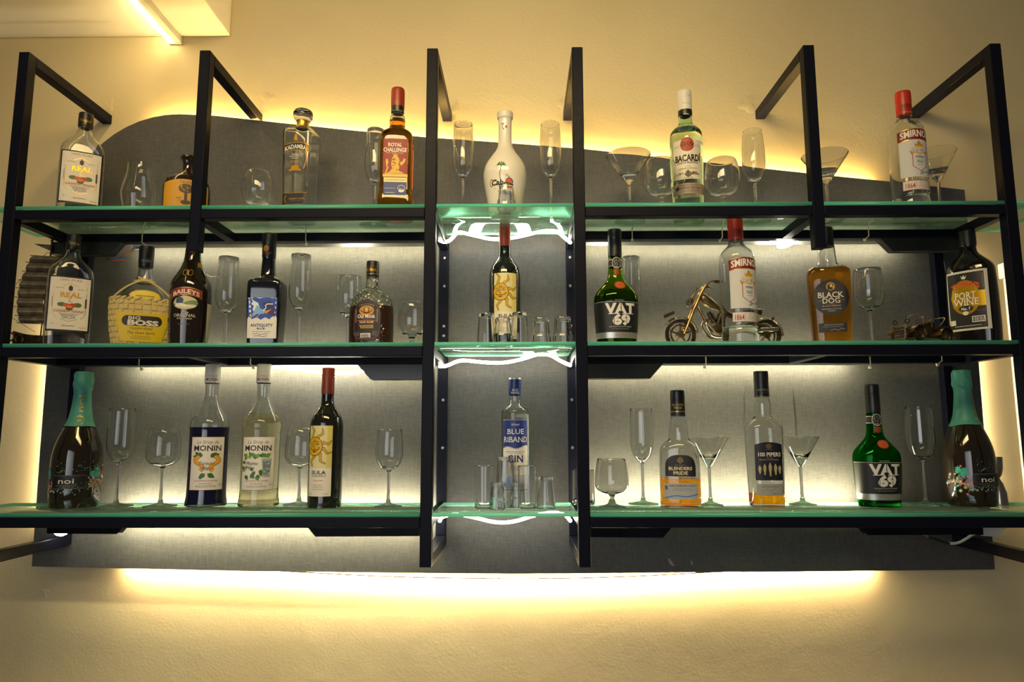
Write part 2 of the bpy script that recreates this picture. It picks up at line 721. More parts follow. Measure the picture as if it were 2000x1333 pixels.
Yr = 0.21
rope([(859, 470, .17), (868, 474, Yr), (880, 470, Yr), (893, 453, Yr), (905, 455, Yr), (930, 461, Yr), (960, 468, Yr), (985, 467, Yr),
      (1012, 463, Yr), (1040, 456, Yr), (1065, 451, Yr), (1088, 451, Yr), (1103, 465, Yr), (1114, 474, .17)],
     'loose wavy white LED rope under the top glass shelf, centre bay')
rope([(859, 716, .17), (872, 716, Yr), (898, 703, Yr), (930, 707, Yr), (970, 710, Yr), (1000, 707, Yr), (1030, 699, Yr), (1050, 692, Yr),
      (1075, 693, Yr), (1095, 706, Yr), (1114, 714, .17)],
     'loose wavy white LED rope under the middle glass shelf, centre bay')
rope([(859, 1018, .17), (862, 1010, Yr), (890, 1004, Yr), (930, 1012, Yr), (960, 1020, Yr), (985, 1022, Yr), (1012, 1018, Yr), (1040, 1008, Yr),
      (1080, 1000, Yr), (1105, 1006, Yr), (1114, 1018, .17)],
     'white LED rope sagging under the bottom glass shelf, centre bay')
rope([(525, 715, .215), (580, 722, .22), (640, 729, .225), (690, 729, .22), (725, 722, .215)],
     'drooping LED strip below the middle shelf rail near the left black plate')
rope([(1498, 460, .21), (1506, 472, .215), (1520, 470, .22), (1534, 466, .22), (1530, 476, .22), (1516, 482, .22), (1530, 484, .22), (1548, 476, .215), (1562, 466, .21)],
     'tangled bright LED loop under the top shelf right of the vodka bottle', 0.0035)
rope([(1163, 464, .21), (1175, 470, .215), (1192, 464, .21)],
     'short LED end glowing under the top shelf above the green whisky bottle')
rope([(104, 1036, .215), (112, 1044, .22), (122, 1045, .22), (134, 1038, .215)],
     'small LED end glowing below the bottom shelf at the far left')
rope([(672, 468, .21), (690, 471, .213), (712, 468, .21)],
     'short LED end glowing under the top shelf above the dark rum bottle')

# halo strips between panel and wall
def halo(path, label, dz, em, dx=0):
    pts = [at(x, y, 0.306) for x, y in path]
    o_ = pts[0].copy()
    pts = [Vector(p)-o_ for p in smooth([tuple(p) for p in pts], 2)]
    t = thing('halo_led_strip', label, 'led strip', o_)
    q = MB()
    q.ribbon(pts, (0, 0.004, 0), (0.0008, 0, 0) if dx else (0, 0, 0.0008))
    q.build('tape', mat('tan_led_tape', (0.35, 0.22, 0.08), 0.5), t)
    q = MB()
    q.ribbon([p+Vector((dx*0.0022, 0, dz*0.0022)) for p in pts], (0, 0.0035, 0), (0.0013, 0, 0) if dx else (0, 0, 0.0013))
    q.build('diodes', em, t)


halo([(300, 250), (350, 236), (420, 238), (520, 248), (670, 264), (830, 279), (985, 291), (1140, 302), (1370, 328), (1600, 352), (1700, 362)],
     'warm LED strip hidden behind the sloping top edge of the grey panel', 1, M_WARM)
halo([(250, 1103), (400, 1108), (560, 1117), (760, 1128), (1000, 1132), (1200, 1129), (1400, 1118), (1560, 1108), (1700, 1104)],
     'warm LED strip sagging below the bottom edge of the grey panel', -1, M_WARM2)
halo([(122, 520), (106, 700), (94, 870), (82, 1020)], 'pale LED strip hidden behind the left edge of the grey panel', 0, M_SIDE, -1)
halo([(1884, 500), (1896, 680), (1910, 860), (1920, 1000)], 'pale LED strip hidden behind the right edge of the grey panel', 0, M_SIDE, 1)


# ------------------------------------------------------------------ lettering
TEXT = {}


def text_mesh(s, serif=0, bold=0.0, shear=0.0):
    """Flat lettering from the built-in face: verts scaled to cap height 1, centred; faces."""
    key = (s, serif, bold, shear)
    if key in TEXT:
        return TEXT[key]
    cu = bpy.data.curves.new('lettering', 'FONT')
    cu.body = s
    cu.resolution_u = 2
    cu.offset = bold
    cu.shear = shear
    ob = bpy.data.objects.new('lettering', cu)
    me = ob.to_mesh()
    vs_ = [(v.co.x, v.co.y) for v in me.vertices]
    fs = [tuple(p.vertices) for p in me.polygons]
    if serif and vs_:
        cap = 0.7292
        cnt = {}
        for p in fs:
            for i in range(len(p)):
                e = tuple(sorted((p[i], p[(i+1) % len(p)])))
                cnt[e] = cnt.get(e, 0)+1
        th, ex = 0.055, 0.075*serif
        for (i, j), n in list(cnt.items()):
            (xa, ya), (xb, yb) = vs_[i], vs_[j]
            if n != 1 or abs(ya-yb) > 0.004 or abs(xa-xb) > 0.24 or abs(xa-xb) < 0.05:
                continue
            xa, xb = min(xa, xb), max(xa, xb)
            for lvl, sg in ((0.0-bold, 1), (cap+bold, -1)):
                if abs(ya-lvl) < 0.012:
                    o = len(vs_)
                    vs_ += [(xa-ex, ya), (xb+ex, ya), (xb+ex, ya+sg*th), (xa-ex, ya+sg*th)]
                    fs.append((o, o+1, o+2, o+3))
    ob.to_mesh_clear()
    bpy.data.objects.remove(ob)
    bpy.data.curves.remove(cu)
    if vs_:
        x0, x1 = min(v[0] for v in vs_), max(v[0] for v in vs_)
        c = (x0+x1)/2
        vs_ = [((x-c)/0.7292, y/0.7292-0.5) for x, y in vs_]
        wd = (x1-x0)/0.7292
    else:
        wd = 1
    TEXT[key] = (vs_, fs, wd)
    return TEXT[key]


def facing(p):
    """Turn about z that points a front (-y) from p towards the middle of the bar, where the bottles were set to be read."""
    return math.atan2(CAM.x-p.x, p.y-CAM.y)


class Bottle:
    """Measured from the photograph: prof is (y pixel, half width px[, depth factor, squareness]) from top to bottom."""

    def __init__(self, name, label, cat, k, xc, Y, ymid, prof, rot=0.0, group=None, root=None):
        self.k = k
        p = at(xc, ymid, Y)
        self.s = depth(p)/F
        self.xc, self.Y = xc, Y
        self.X = p.x
        self.root = root or thing(name, label, cat, (p.x, Y, Z[k]), rot+facing(p), group)
        prof = [(q+(1.0, 2.0)[len(q)-2:] if len(q) < 4 else q) for q in prof]
        P = [(self.vz(y), hw*self.s, d, n) for y, hw, d, n in prof]
        P = [(max(z, 0.0), a, d, n) for z, a, d, n in P]
        P[-1] = (0.0,)+P[-1][1:]
        P.reverse()
        self.P = P
        self.S = smooth(P, 2)

    def vz(self, y):
        return at(self.xc, y, self.Y).z-Z[self.k]

    def vzf(self, y, r):
        return at(self.xc, y, self.Y-r).z-Z[self.k]

    def dims(self, z):
        S = self.S
        if z <= S[0][0]:
            return S[0][1:]
        for A, B in zip(S, S[1:]):
            if z <= B[0]:
                t = 0 if B[0] == A[0] else (z-A[0])/(B[0]-A[0])
                return tuple(p+(q-p)*t for p, q in zip(A[1:], B[1:]))
        return S[-1][1:]

    def ring(self, z, a, d, n, seg, inset=0.0):
        a1, b1 = max(a-inset, 0.0005), max(a*d-inset, 0.0005)
        out = []
        for i in range(seg):
            t_ = 2*PI*i/seg
            c, s = math.cos(t_), math.sin(t_)
            out.append((a1*math.copysign(abs(c)**(2/n), c), b1*math.copysign(abs(s)**(2/n), s), z))
        return out

    def solid(self, name, m, zlo=0.0, zhi=None, inset=0.0, base_in=0.0, parent=None, seg=56, inner=None, wall=0.0024, floor_=0.009, build=True, mb=None, flip=False, foot=True):
        S = self.S
        zhi = S[-1][0] if zhi is None else zhi
        lv = [zlo]+[q[0] for q in S if zlo < q[0] < zhi]+[zhi]
        rows = []
        for z in lv:
            a, d, n = self.dims(z)
            if zlo == 0.0 and foot and z == zlo:
                rows.append(self.ring(z, a, d, n, seg, inset+0.0025))
                rows.append(self.ring(z+0.0022, a, d, n, seg, inset))
                continue
            rows.append(self.ring(z, a, d, n, seg, inset))
        mb = mb or MB()
        vs_ = [p for r in rows for p in r]
        fs = []
        for i in range(len(rows)-1):
            for k in range(seg):
                fs.append((i*seg+k, i*seg+(k+1) % seg, (i+1)*seg+(k+1) % seg, (i+1)*seg+k))
        fs.append(tuple(reversed(range(seg))))
        fs.append(tuple((len(rows)-1)*seg+k for k in range(seg)))
        if flip:
            fs = [tuple(reversed(f)) for f in fs]
        mb.add(vs_, fs)
        if inner is not None:
            self.solid(name, m, inner[0], inner[1], inset+wall, mb=mb, build=False, flip=True, seg=seg, foot=False)
        if build:
            return mb.build(name, m, parent or self.root, sharp=50)
        return mb

    def glass_body(self, m, ytop, level=None, liquid=None, wall=0.0026, name='body'):
        """Bottle glass, hollow above the liquid level, with the liquid as a body inside it."""
        zt_ = self.vz(ytop)
        z0 = 0.009 if level is None else self.vz(level)
        o = self.solid(name, m, 0.0, zt_, inner=(z0, zt_-0.002), wall=wall)
        if level is not None:
            self.solid('liquid', liquid, 0.006, z0-0.0004, inset=wall*0.8, foot=False)
        return o

    def opaque(self, name, m, y0, y1, extra=0.0):
        """Closed piece of the outline between two pixel heights (y0 above y1), e.g. a cap."""
        return self.solid(name, m, max(self.vz(y1), 0.0), self.vz(y0), inset=-extra, foot=False)

    def decal(self, part='label'):
        return Decal(self, part)


ARC = {}


def arc_point(d, n, q):
    """Point (x, y) of a unit superellipse section at arc length q from the middle of its front (y = -d)."""
    key = (round(d, 3), round(n, 3))
    if key not in ARC:
        xs = [math.sin(PI/2*i/90) for i in range(91)]
        pts = [(x, -key[0]*max(0.0, 1-x**key[1])**(1/key[1])) for x in xs]
        pts += [(x, -y) for x, y in reversed(pts[:-1])]
        tab, l = [(0.0, 0.0, -key[0])], 0.0
        for (xa, ya), (xb, yb) in zip(pts, pts[1:]):
            l += math.hypot(xb-xa, yb-ya)
            tab.append((l, xb, yb))
        ARC[key] = tab
    tab = ARC[key]
    lo, hi = 0, len(tab)-1
    if q >= tab[hi][0]:
        return tab[hi][1:]
    while hi-lo > 1:
        m_ = (lo+hi)//2
        if tab[m_][0] <= q:
            lo = m_
        else:
            hi = m_
    f = (q-tab[lo][0])/(tab[hi][0]-tab[lo][0])
    return tab[lo][1]+(tab[hi][1]-tab[lo][1])*f, tab[lo][2]+(tab[hi][2]-tab[lo][2])*f


def split_long(P_, T_, lim):
    """Split triangles with long sides so that flat print follows a curved surface."""
    P_ = list(P_)
    T_ = [t for f in T_ for t in ([tuple(f)] if len(f) == 3 else [(f[0], f[i], f[i+1]) for i in range(1, len(f)-1)])]
    for _ in range(9):
        out, again = [], False
        for t_ in T_:
            e = [math.dist(P_[t_[i]], P_[t_[(i+1) % 3]]) for i in range(3)]
            i = e.index(max(e))
            if e[i] < lim:
                out.append(t_)
                continue
            again = True
            A_, B_, C_ = t_[i], t_[(i+1) % 3], t_[(i+2) % 3]
            P_.append(((P_[A_][0]+P_[B_][0])/2, (P_[A_][1]+P_[B_][1])/2))
            m_ = len(P_)-1
            out += [(A_, m_, C_), (m_, B_, C_)]
        T_ = out
        if not again:
            break
    return P_, T_


class Decal:
    """Flat print lying on a bottle: u = px across the face from its middle, y = photo px height."""

    def __init__(self, bt, part):
        self.b, self.part = bt, part
        self.mb = MB()
        self.off = 0.0004
        self.sub = None
        self.back = 1.0

    def pt(self, u, y, off):
        b_ = self.b
        a, d, n = b_.dims(max(b_.vz(y), 0))
        z = b_.vzf(y, a*d)
        z = max(z, 0.0006)
        a, d, n = b_.dims(z)
        u = u*b_.s
        bb = a*d
        x, yy = arc_point(d, n, abs(u)/a)
        x, yy = x*a, yy*a
        nx, ny = (abs(x)/a)**(n-1)/a, math.copysign((abs(yy)/bb)**(n-1)/bb, yy)
        l = math.hypot(nx, ny) or 1
        x, yy = x+off*nx/l, yy+off*ny/l
        return (math.copysign(x, u), yy, z)

    def nxt(self):
        self.off += 0.00005
        return self.off

    def strip(self, f0, f1, u0, u1, col, nu=None, nv=5, gold=False):
        o = self.nxt()
        nu = nu or max(2, int((u1-u0)/3))
        vs_, fs = [], []
        for i in range(nu+1):
            u = u0+(u1-u0)*i/nu
            ya, yb = f0(u), f1(u)
            for j in range(nv+1):
                vs_.append(self.pt(u, yb+(ya-yb)*j/nv, o))
        for i in range(nu):
            for j in range(nv):
                q = i*(nv+1)+j
                fs.append((q, q+nv+1, q+nv+2, q+1))
        self.mb.add(vs_, fs, ink(col, gold) if isinstance(col, str) else col)
        return self

    def rect(self, u0, u1, y0, y1, col, gold=False):
        return self.strip(lambda u: y0, lambda u: y1, u0, u1, col, gold=gold, nv=max(2, int((y1-y0)/12)))

    def ell(self, uc, yc, ru, ry, col, gold=False):
        def g(s):
            return lambda u: yc+s*ry*math.sqrt(max(0, 1-((u-uc)/ru)**2))
        return self.strip(g(-1), g(1), uc-ru, uc+ru, col, nu=14, nv=2, gold=gold)

    def poly(self, pts, col, gold=False):
        o = self.nxt()
        tri = tessellate_polygon([[Vector((a, -c, 0)) for a, c in pts]])
        fs = []
        for t_ in tri:
            (x0, y0), (x1, y1), (x2, y2) = [pts[i] for i in t_]
            cr = (x1-x0)*(-(y2-y0))+(y1-y0)*(x2-x0)
            fs.append(tuple(t_) if cr > 0 else tuple(reversed(t_)))
        P_, T_ = split_long(pts, fs, 7)
        self.mb.add([self.pt(u, y, o) for u, y in P_], T_, ink(col, gold) if isinstance(col, str) else col)
        return self

    def line(self, pts, wd, col, gold=False):
        o = self.nxt()
        L_, R_ = [], []
        for i, (x, y) in enumerate(pts):
            xa, ya = pts[max(i-1, 0)]
            xb, yb = pts[min(i+1, len(pts)-1)]
            dx, dy = xb-xa, yb-ya
            l = math.hypot(dx, dy) or 1
            nx, ny = -dy/l*wd/2, dx/l*wd/2
            L_.append((x+nx, y+ny))
            R_.append((x-nx, y-ny))
        n = len(pts)
        self.mb.add([self.pt(u, y, o) for u, y in L_+R_], [(i, i+1, n+i+1, n+i) for i in range(n-1)], ink(col, gold))
        return self

    def text(self, s, uc, yc, h, col, width=None, serif=0, bold=0.0, shear=0.0, arc=0.0, slope=0.0, gold=False, vert=False):
        vs_, fs, wd = text_mesh(s, serif, bold, shear)
        o = self.nxt()
        sx = h if width is None else width/wd
        fl = []
        for x, y in vs_:
            u, v = x*sx, y*h
            if vert:
                fl.append((uc-v, yc-u))
            else:
                fl.append((uc+u, yc-v+arc*(u/(wd*sx/2))**2+slope*u))
        fl, fs = split_long(fl, fs, max(4.0, h*0.4))
        out = [self.pt(u, y, o) for u, y in fl]
        self.mb.add(out, fs, ink(col, gold))
        return self

    def small(self, uc, yc, wd, rows, col, h=1.0, pitch=2.4):
        """Rows of print too small to read: broken hairlines."""
        rnd = random.Random(int(uc*7+yc*13))
        o = self.nxt()
        vs_, fs = [], []
        for r in range(rows):
            u = uc-wd/2*rnd.uniform(0.7, 1)
            end = -u+2*uc
            while u < end:
                e = min(u+rnd.uniform(1.5, 4.5), end)
                ya, yb = yc+r*pitch-h/2, yc+r*pitch+h/2
                n = len(vs_)
                vs_ += [self.pt(u, yb, o), self.pt(e, yb, o), self.pt(e, ya, o), self.pt(u, ya, o)]
                fs.append((n, n+1, n+2, n+3))
                u = e+1.0
        self.mb.add(vs_, fs, ink(col))
        return self

    def flecks(self, pts, rad, cols):
        """Little printed petals and dots."""
        o = self.nxt()
        for i, (u, y) in enumerate(pts):
            n = 6
            r = rad*(0.6+0.8*random.random())
            a0 = random.random()*6
            ring = []
            for k in range(2*n):
                q = r if k % 2 == 0 else r*0.45
                a = a0+PI*k/n
                ring.append(self.pt(u+q*math.cos(a), y-q*math.sin(a), o+0.00001*(i % 7)))
            c = self.pt(u, y, o+0.00001*(i % 7))
            self.mb.add(ring+[c], [(k, (k+1) % (2*n), 2*n) for k in range(2*n)], ink(cols[i % len(cols)]))
        return self

    def done(self):
        return self.mb.build(self.part, None, self.b.root, sharp=80)


# ------------------------------------------------------------------ bottles
def dark(name, col):
    return mat(name, col, 0.06, spec=0.6, coat=0.3)


def place_copy(bt, k, xc, ymid, Y, rot, label):
    c = copy_tree(bt.root)
    c.location = (at(xc, ymid, Y).x, Y, Z[k])
    c.rotation_euler = (0, 0, rot+facing(c.location))
    c['label'] = label
    return c


M_BLACKCAP = mat('black_cap', (0.012, 0.011, 0.011), 0.35, spec=0.5)
M_AMBER = glass('amber_liquid', (0.97, 0.64, 0.16), 1.04)
M_AMBER2 = glass('honey_liquid', (0.97, 0.64, 0.14), 1.04)
M_CLEARLIQ = glass('clear_liquid', (0.98, 0.98, 0.95), 1.04)

# --- cashew spirit flask (middle shelf, far left; its twin on the top shelf)
bt = Bottle('spirit_bottle', 'clear cashew spirit flask before the model ship, middle shelf', 'bottle', 1, 135.5, 0.12, 590,
            [(462, 12.5), (463, 13), (488, 13), (489.5, 12), (500, 13.5), (508, 18, .9, 2), (520, 30, .62, 2.6), (531, 38, .52, 3),
             (545, 39.5, .5, 3.4), (610, 39.5, .5, 3.4), (672, 38.5, .5, 3.4), (690, 37, .5, 3.2)], 0.03, 'bottles of the same cashew spirit')
bt.glass_body(M_CLEAR, 489.5)
bt.opaque('cap', M_BLACKCAP, 461, 489.5, 0.0004)
d = bt.decal('cap_print')
d.text('Royal', 0, 474, 7, 'c9a040', shear=0.3, slope=0.05, gold=True).done()
d = bt.decal()
d.rect(-36.5, 36.5, 540, 648, '17110d').rect(-34, 33, 542.5, 644, 'e6dccb')
d.text('100% PURE', 0, 547, 4, '9a3a20', width=36)
d.line([(-27, 566), (-27, 560), (-12, 559), (0, 553), (12, 559), (27, 560), (27, 566)], 0.9, 'c9a23c', True)
d.line([(-27, 571), (-27, 612), (-22, 620), (-10, 624), (0, 628), (10, 624), (22, 620), (27, 612), (27, 571)], 0.9, 'c9a23c', True)
d.poly([(-3.5, 560), (-1, 558), (0, 555.5), (1, 558), (3.5, 560), (3.5, 566), (0, 568.5), (-3.5, 566)], '2a2622')
d.small(-17, 563, 18, 1, '8a6a3c', 1.0).small(17, 564, 16, 1, '8a6a3c', 1.0)
d.text('REAL', 1, 575.5, 10, 'c8951c', width=36, serif=1, bold=0.02, gold=True)
d.line([(2, 581), (-2, 588), (4, 590)], 1.3, 'c8951c', True)
d.ell(-13, 595, 7, 4, '4c6a26').ell(13, 595, 7, 4.5, '4c6a26').ell(0, 602, 6, 4, '3f5a22')
d.ell(-5, 596, 6, 3.6, 'd2501c').ell(5, 596, 6.5, 4, 'b83a18').ell(0, 599, 5, 3, 'e2782c')
d.text('CASHEW FENNY', 0, 607.5, 5, 'a23c1e', width=50, serif=1, shear=0.15)
d.small(0, 613, 32, 3, '6a5a4a', 0.9).line([(-10, 622), (-4, 619.5), (0, 622.5), (6, 620), (11, 621)], 0.7, '3a3028')
d.rect(25, 28, 582, 600, '4a4036').rect(-29, -28, 580, 600, '8a7a68')
d.small(0, 636, 24, 1, '6a5a4a', 1.0).text('750 ML', 24, 639, 2.4, 'c8642c', width=12).small(-25, 633, 4.0, 1, '6a5a4a', 1.0)
d.done()
real = bt
place_copy(bt, 2, 161, 320, 0.12, -0.05, 'clear cashew spirit flask at the left end of the top shelf')

# --- squat cashew spirit in a straw basket
bt = Bottle('basket_bottle', 'cashew spirit bottle in a woven straw basket with yellow label', 'bottle', 1, 278, 0.14, 620,
            [(484, 13), (485, 13.6), (522, 13.2), (523.5, 12.2), (545, 14), (556, 20, .8), (575, 38, .6, 2.2), (590, 47, .55, 2.4),
             (640, 49, .52, 2.6), (690, 42, .52, 2.6)], 0.0)
bt.glass_body(M_CLEAR, 523.5)
bt.opaque('cap', M_BLACKCAP, 483, 523.5, 0.0004)
bt.decal('cap_print').ell(0, 509, 9, 5, '3a3a3c').text('BIG BOSS', 0, 509, 4, 'b8b4a8', width=15).done()
bk = Bottle('', '', '', 1, 278, 0.14, 620, [(588, 56, .6, 2.4), (600, 57.5, .58, 2.5), (630, 56, .56, 2.6), (660, 52, .56, 2.6), (690, 46, .56, 2.6)], root=bt.root)
M_STRAW = mat('pale_straw', (0.60, 0.46, 0.17), 0.65)
q = MB()
NC, NR = 36, 9
zt_ = bk.vz(590)
for r in range(NR):
    z0, z1 = zt_*r/NR, zt_*(r+1)/NR
    for c in range(NC):
        hi = 0.0022 if (r+c) % 2 else 0.0006
        cell = []
        for (fa, fz, o) in ((0, 0, -0.0006), (1, 0, -0.0006), (1, 1, -0.0006), (0, 1, -0.0006), (0.12, 0.12, hi), (0.88, 0.12, hi), (0.88, 0.88, hi), (0.12, 0.88, hi)):
            z = z0+(z1-z0)*fz
            a, dd, n = bk.dims(z)
            t_ = 2*PI*(c+fa)/NC
            cc, ss = math.cos(t_), math.sin(t_)
            cell.append(((a+o)*math.copysign(abs(cc)**(2/n), cc), (a*dd+o)*math.copysign(abs(ss)**(2/n), ss), z))
        q.add(cell, [(4, 5, 6, 7), (0, 1, 5, 4), (1, 2, 6, 5), (2, 3, 7, 6), (3, 0, 4, 7), (0, 3, 2, 1)])
o = q.build('woven_straw', M_STRAW, bt.root, sharp=30)
o['kind'] = 'stuff'
q = MB()
a, dd, n = bk.dims(zt_)
for c in range(26):
    t_ = 2*PI*c/26
    cc, ss = math.cos(t_), math.sin(t_)
    p = Vector((a*math.copysign(abs(cc)**(2/n), cc), a*dd*math.copysign(abs(ss)**(2/n), ss), zt_))
    tg = Vector((-ss, cc*0.7, 0)).normalized()
    q.tube([p-tg*0.009-Vector((0, 0, .004)), p-tg*.003-Vector((0, 0, .0015)), p+tg*.003+Vector((0, 0, .002)), p+tg*0.009+Vector((0, 0, .0045))], [.001, .0038, .0038, .001], 7)
q.build('braided_rim', M_STRAW, bt.root, sharp=60)
for sx in (-1, 1):
    q = MB()
    s_ = bt.s
    pts = [(sx*54*s_, -0.006, zt_), (sx*40*s_, -0.016, bt.vz(574)), (sx*25*s_, -0.02, bt.vz(562)), (sx*6*s_, -0.02, bt.vz(552)), (-sx*12*s_, -0.018, bt.vz(548-sx*2))]
    q.tube(smooth(pts, 2), 0.0027, 7)
    q.build('straw_tie', M_STRAW, bt.root)
q = MB()
q.torus((0, 0, bt.vz(552)), 0.0215, 0.003, 'z', 22, 7)
q.build('neck_tie', M_STRAW, bt.root)
d = bt.decal('neck_sticker')
d.ell(2, 577, 28, 10.5, 'caa61c').ell(2, 577, 26, 9, 'e2c63c').small(2, 578, 34, 1, '8a6a10', 2.5).done()
d = Decal(bk, 'label')
d.off = 0.003
d.poly([(-45, 610), (-25, 611.5), (0, 612), (25, 611.5), (46, 610), (47, 620), (40, 645), (35, 667), (15, 668), (0, 668), (-15, 668), (-34, 667), (-39, 645), (-45, 620)], 'd6b418')
d.ell(-24, 627, 10, 10, '2a1a10').ell(24, 627, 10, 10, '2a1a10').rect(-24, 24, 617, 637, '2a1a10')
d.text('BIG', -13, 621.5, 6.5, 'cfc8b0', width=20, bold=0.03).text('BOSS', 2, 630.5, 10, 'dcd4bc', width=52, bold=0.05)
d.text('CASHEW FENNY', 0, 642, 4.6, '3a2a12', width=38, serif=1).text('The Goan Spirit', 0, 650, 5.5, '3a2a12', width=46, shear=0.35)
d.small(0, 657, 36, 3, '8a6a20', 0.8)
d.done()

# --- cream liqueur
bt = Bottle('liqueur_bottle', 'dark brown cream liqueur bottle with a red arched name band', 'bottle', 1, 371, 0.095, 600,
            [(462, 12), (463, 12.6), (485, 12.6), (487, 14), (500, 14.5), (515, 17), (530, 23.5), (545, 32), (556, 36.5), (568, 38), (640, 38), (690, 34)], -0.24)
bt.solid('body', dark('brown_black_glass', (0.014, 0.009, 0.006)), 0, bt.vz(487))
bt.opaque('cap', M_BLACKCAP, 461, 487, 0.0004)
d = bt.decal()
arc_ = lambda y0, k_: (lambda u: y0+k_*(u/32)**2)
d.strip(arc_(560.5, 7), arc_(576, 8), -30, 30, 'c0a060', gold=True).strip(arc_(561.8, 7), arc_(574.8, 8), -29, 29, '8e2414')
d.text('BAILEYS', 0, 568.3, 8.5, 'e8dcc0', width=50, arc=6.2, serif=1, bold=0.02)
d.ell(0, 591, 23, 13, 'cdbf94').ell(-10, 587, 7.5, 7, '35506a').strip(lambda u: 590-4*math.sin(u/9), lambda u: 596-2*math.sin(u/7), -22, 22, '6f8a5a', nv=2)
d.strip(lambda u: 594+2*math.sin(u/6), lambda u: 599, -18, 18, 'e4dcc4', nv=2)
d.text('The', 1, 610, 6, 'd8ceb4', shear=0.3).text('ORIGINAL', 0, 615.5, 6, 'd8ceb4', width=40, serif=1).text('Irish Cream', 0, 621.5, 4.5, 'c8bea4', width=27, shear=0.3)
d.small(0, 633, 26, 1, '8a5a40', 1.15)
for sx in (-1, 1):
    d.line([(sx*(5+4*math.cos(q_*0.5)), 533-5.5*math.sin(q_*0.5)) for q_ in range(14)], 1.2, 'c9a63a', True)
d.line([(-1, 527), (1, 539)], 1.2, 'c9a63a', True)
d.rect(14, 24, 511.5, 521, 'cfa52c', True)
d.done()
d = bt.decal('back_label')
d.rect(44, 62, 588, 665, 'd6cdb8').small(52, 595, 14, 26, '9a9284', 0.8, 2.5).done()

# --- square blue-black whisky
bt = Bottle('whisky_bottle', 'square black whisky bottle with a blue heron label, middle shelf', 'bottle', 1, 521, 0.12, 600,
            [(459, 13), (460, 13.8), (477, 13.6), (479, 13), (505, 13), (506, 12.5), (540, 14.5), (545, 18, 1, 2.2), (548, 26, .95, 4), (552, 31.5, .9, 6),
             (560, 33, .9, 8), (620, 32, .9, 8), (690, 29, .9, 8)], -0.28)
bt.solid('body', dark('blue_black_glass', (0.006, 0.007, 0.013)), 0, bt.vz(505))
bt.opaque('cap', M_BLACKCAP, 458, 505, 0.0004)
d = bt.decal('neck_print')
d.ell(-3, 485, 6, 6, 'd08a1c').poly([(-8, 489), (-2, 478), (3, 481), (0, 485), (5, 487), (0, 491)], 'e4a52c').text('ANTIQUITY', 0, 494, 3.5, 'd08a1c', width=19).text('BLUE', 0, 498, 2.2, 'd08a1c').done()
d = bt.decal()
d.rect(-27.5, 27.5, 582, 661, 'e4ded2')
d.poly([(-27.5, 584), (-24, 582), (-20, 583), (-14, 581), (-6, 583.5), (2, 582), (10, 581), (18, 583), (27.5, 581), (27.5, 620), (20, 618), (14, 624), (6, 620), (-2, 625), (-10, 620), (-18, 624), (-24, 619), (-27.5, 623)], '1f4aa8')
d.poly([(0, 592), (14, 588), (27, 598), (27, 618), (16, 616), (6, 610)], '2a2260')
d.poly([(-22, 582), (-16, 588), (-8, 592), (-4, 604), (4, 606), (2, 611), (-12, 612), (-18, 606), (-16, 598), (-21, 594), (-18, 590)], 'dfe6ee')
d.poly([(-10, 596), (-2, 604), (8, 607), (4, 613), (-10, 614), (-20, 618), (-14, 606)], '7ab0dc')
d.line([(2, 607), (7, 602), (6, 597), (9, 594), (20, 594)], 1.8, 'eef2f6').poly([(2, 609), (18, 604), (8, 613)], 'e08a2c').line([(-10, 613), (-22, 622)], 1, 'e8b070').line([(-4, 614), (-12, 623)], 1, 'e8b070')
d.text('ANTIQUITY', 0, 635.5, 6, '1c2c66', width=42, bold=0.02).text('BLUE', -1, 642, 3.2, '1c2c66', width=15, bold=0.03)
d.small(0, 648, 44, 1, '6a6a78', 0.8).line([(-16, 653), (-8, 651.5), (-2, 654), (8, 652), (14, 653)], 0.7, '30303c').line([(-14, 657), (-4, 656), (2, 658), (10, 656)], 0.7, '30303c')
d.done()

# --- dark rum
crk = glass('crackle_glass', (0.97, 0.98, 0.93))
nt = crk.node_tree
vo = nt.nodes.new('ShaderNodeTexVoronoi')
vo.feature = 'DISTANCE_TO_EDGE'
vo.inputs['Scale'].default_value = 130
tc = nt.nodes.new('ShaderNodeTexCoord')
bp = nt.nodes.new('ShaderNodeBump')
bp.inputs['Strength'].default_value = 0.7
bp.inputs['Distance'].default_value = 0.004
nt.links.new(tc.outputs['Object'], vo.inputs['Vector'])
nt.links.new(vo.outputs['Distance'], bp.inputs['Height'])
gn = [n_ for n_ in nt.nodes if n_.type == 'BSDF_GLASS'][0]
nt.links.new(bp.outputs[0], gn.inputs['Normal'])
bt = Bottle('rum_bottle', 'squat crackled glass bottle of dark rum with an arched black label', 'bottle', 1, 725.5, 0.10, 620,
            [(513, 11.6), (514, 12.2), (539, 12.2), (541, 12), (560, 12.5), (566, 15), (573, 26, .85), (583, 37, .74, 2.2), (596, 42, .68, 2.4), (620, 43, .66, 2.6),
             (672, 43, .66, 2.6), (690, 41, .66, 2.6)], -0.34)
bt.glass_body(crk, 541, 601, mat('dark_rum', (0.05, 0.014, 0.005), 0.15, spec=0.5), wall=0.003)
bt.opaque('cap', M_BLACKCAP, 512, 541, 0.0004)
bt.decal('cap_print').rect(-18, 18, 519, 520.2, 'b8902c', True).text('Old Monk', 0, 526, 7, 'c89a34', width=26, serif=1, bold=0.03, gold=True).rect(-18, 18, 534, 535.2, 'b8902c', True).done()
d = bt.decal()


def arched(d_, hw, y0, yk, y1, col, rb=8):
    up_ = lambda u: yk-(yk-y0)*math.sqrt(max(0, 1-(u/hw)**2))
    dn_ = lambda u: y1 if abs(u) < hw-rb else y1-rb+rb*math.sqrt(max(0, 1-((abs(u)-hw+rb)/rb)**2))
    return d_.strip(up_, dn_, -hw, hw, col, nu=26, nv=4)


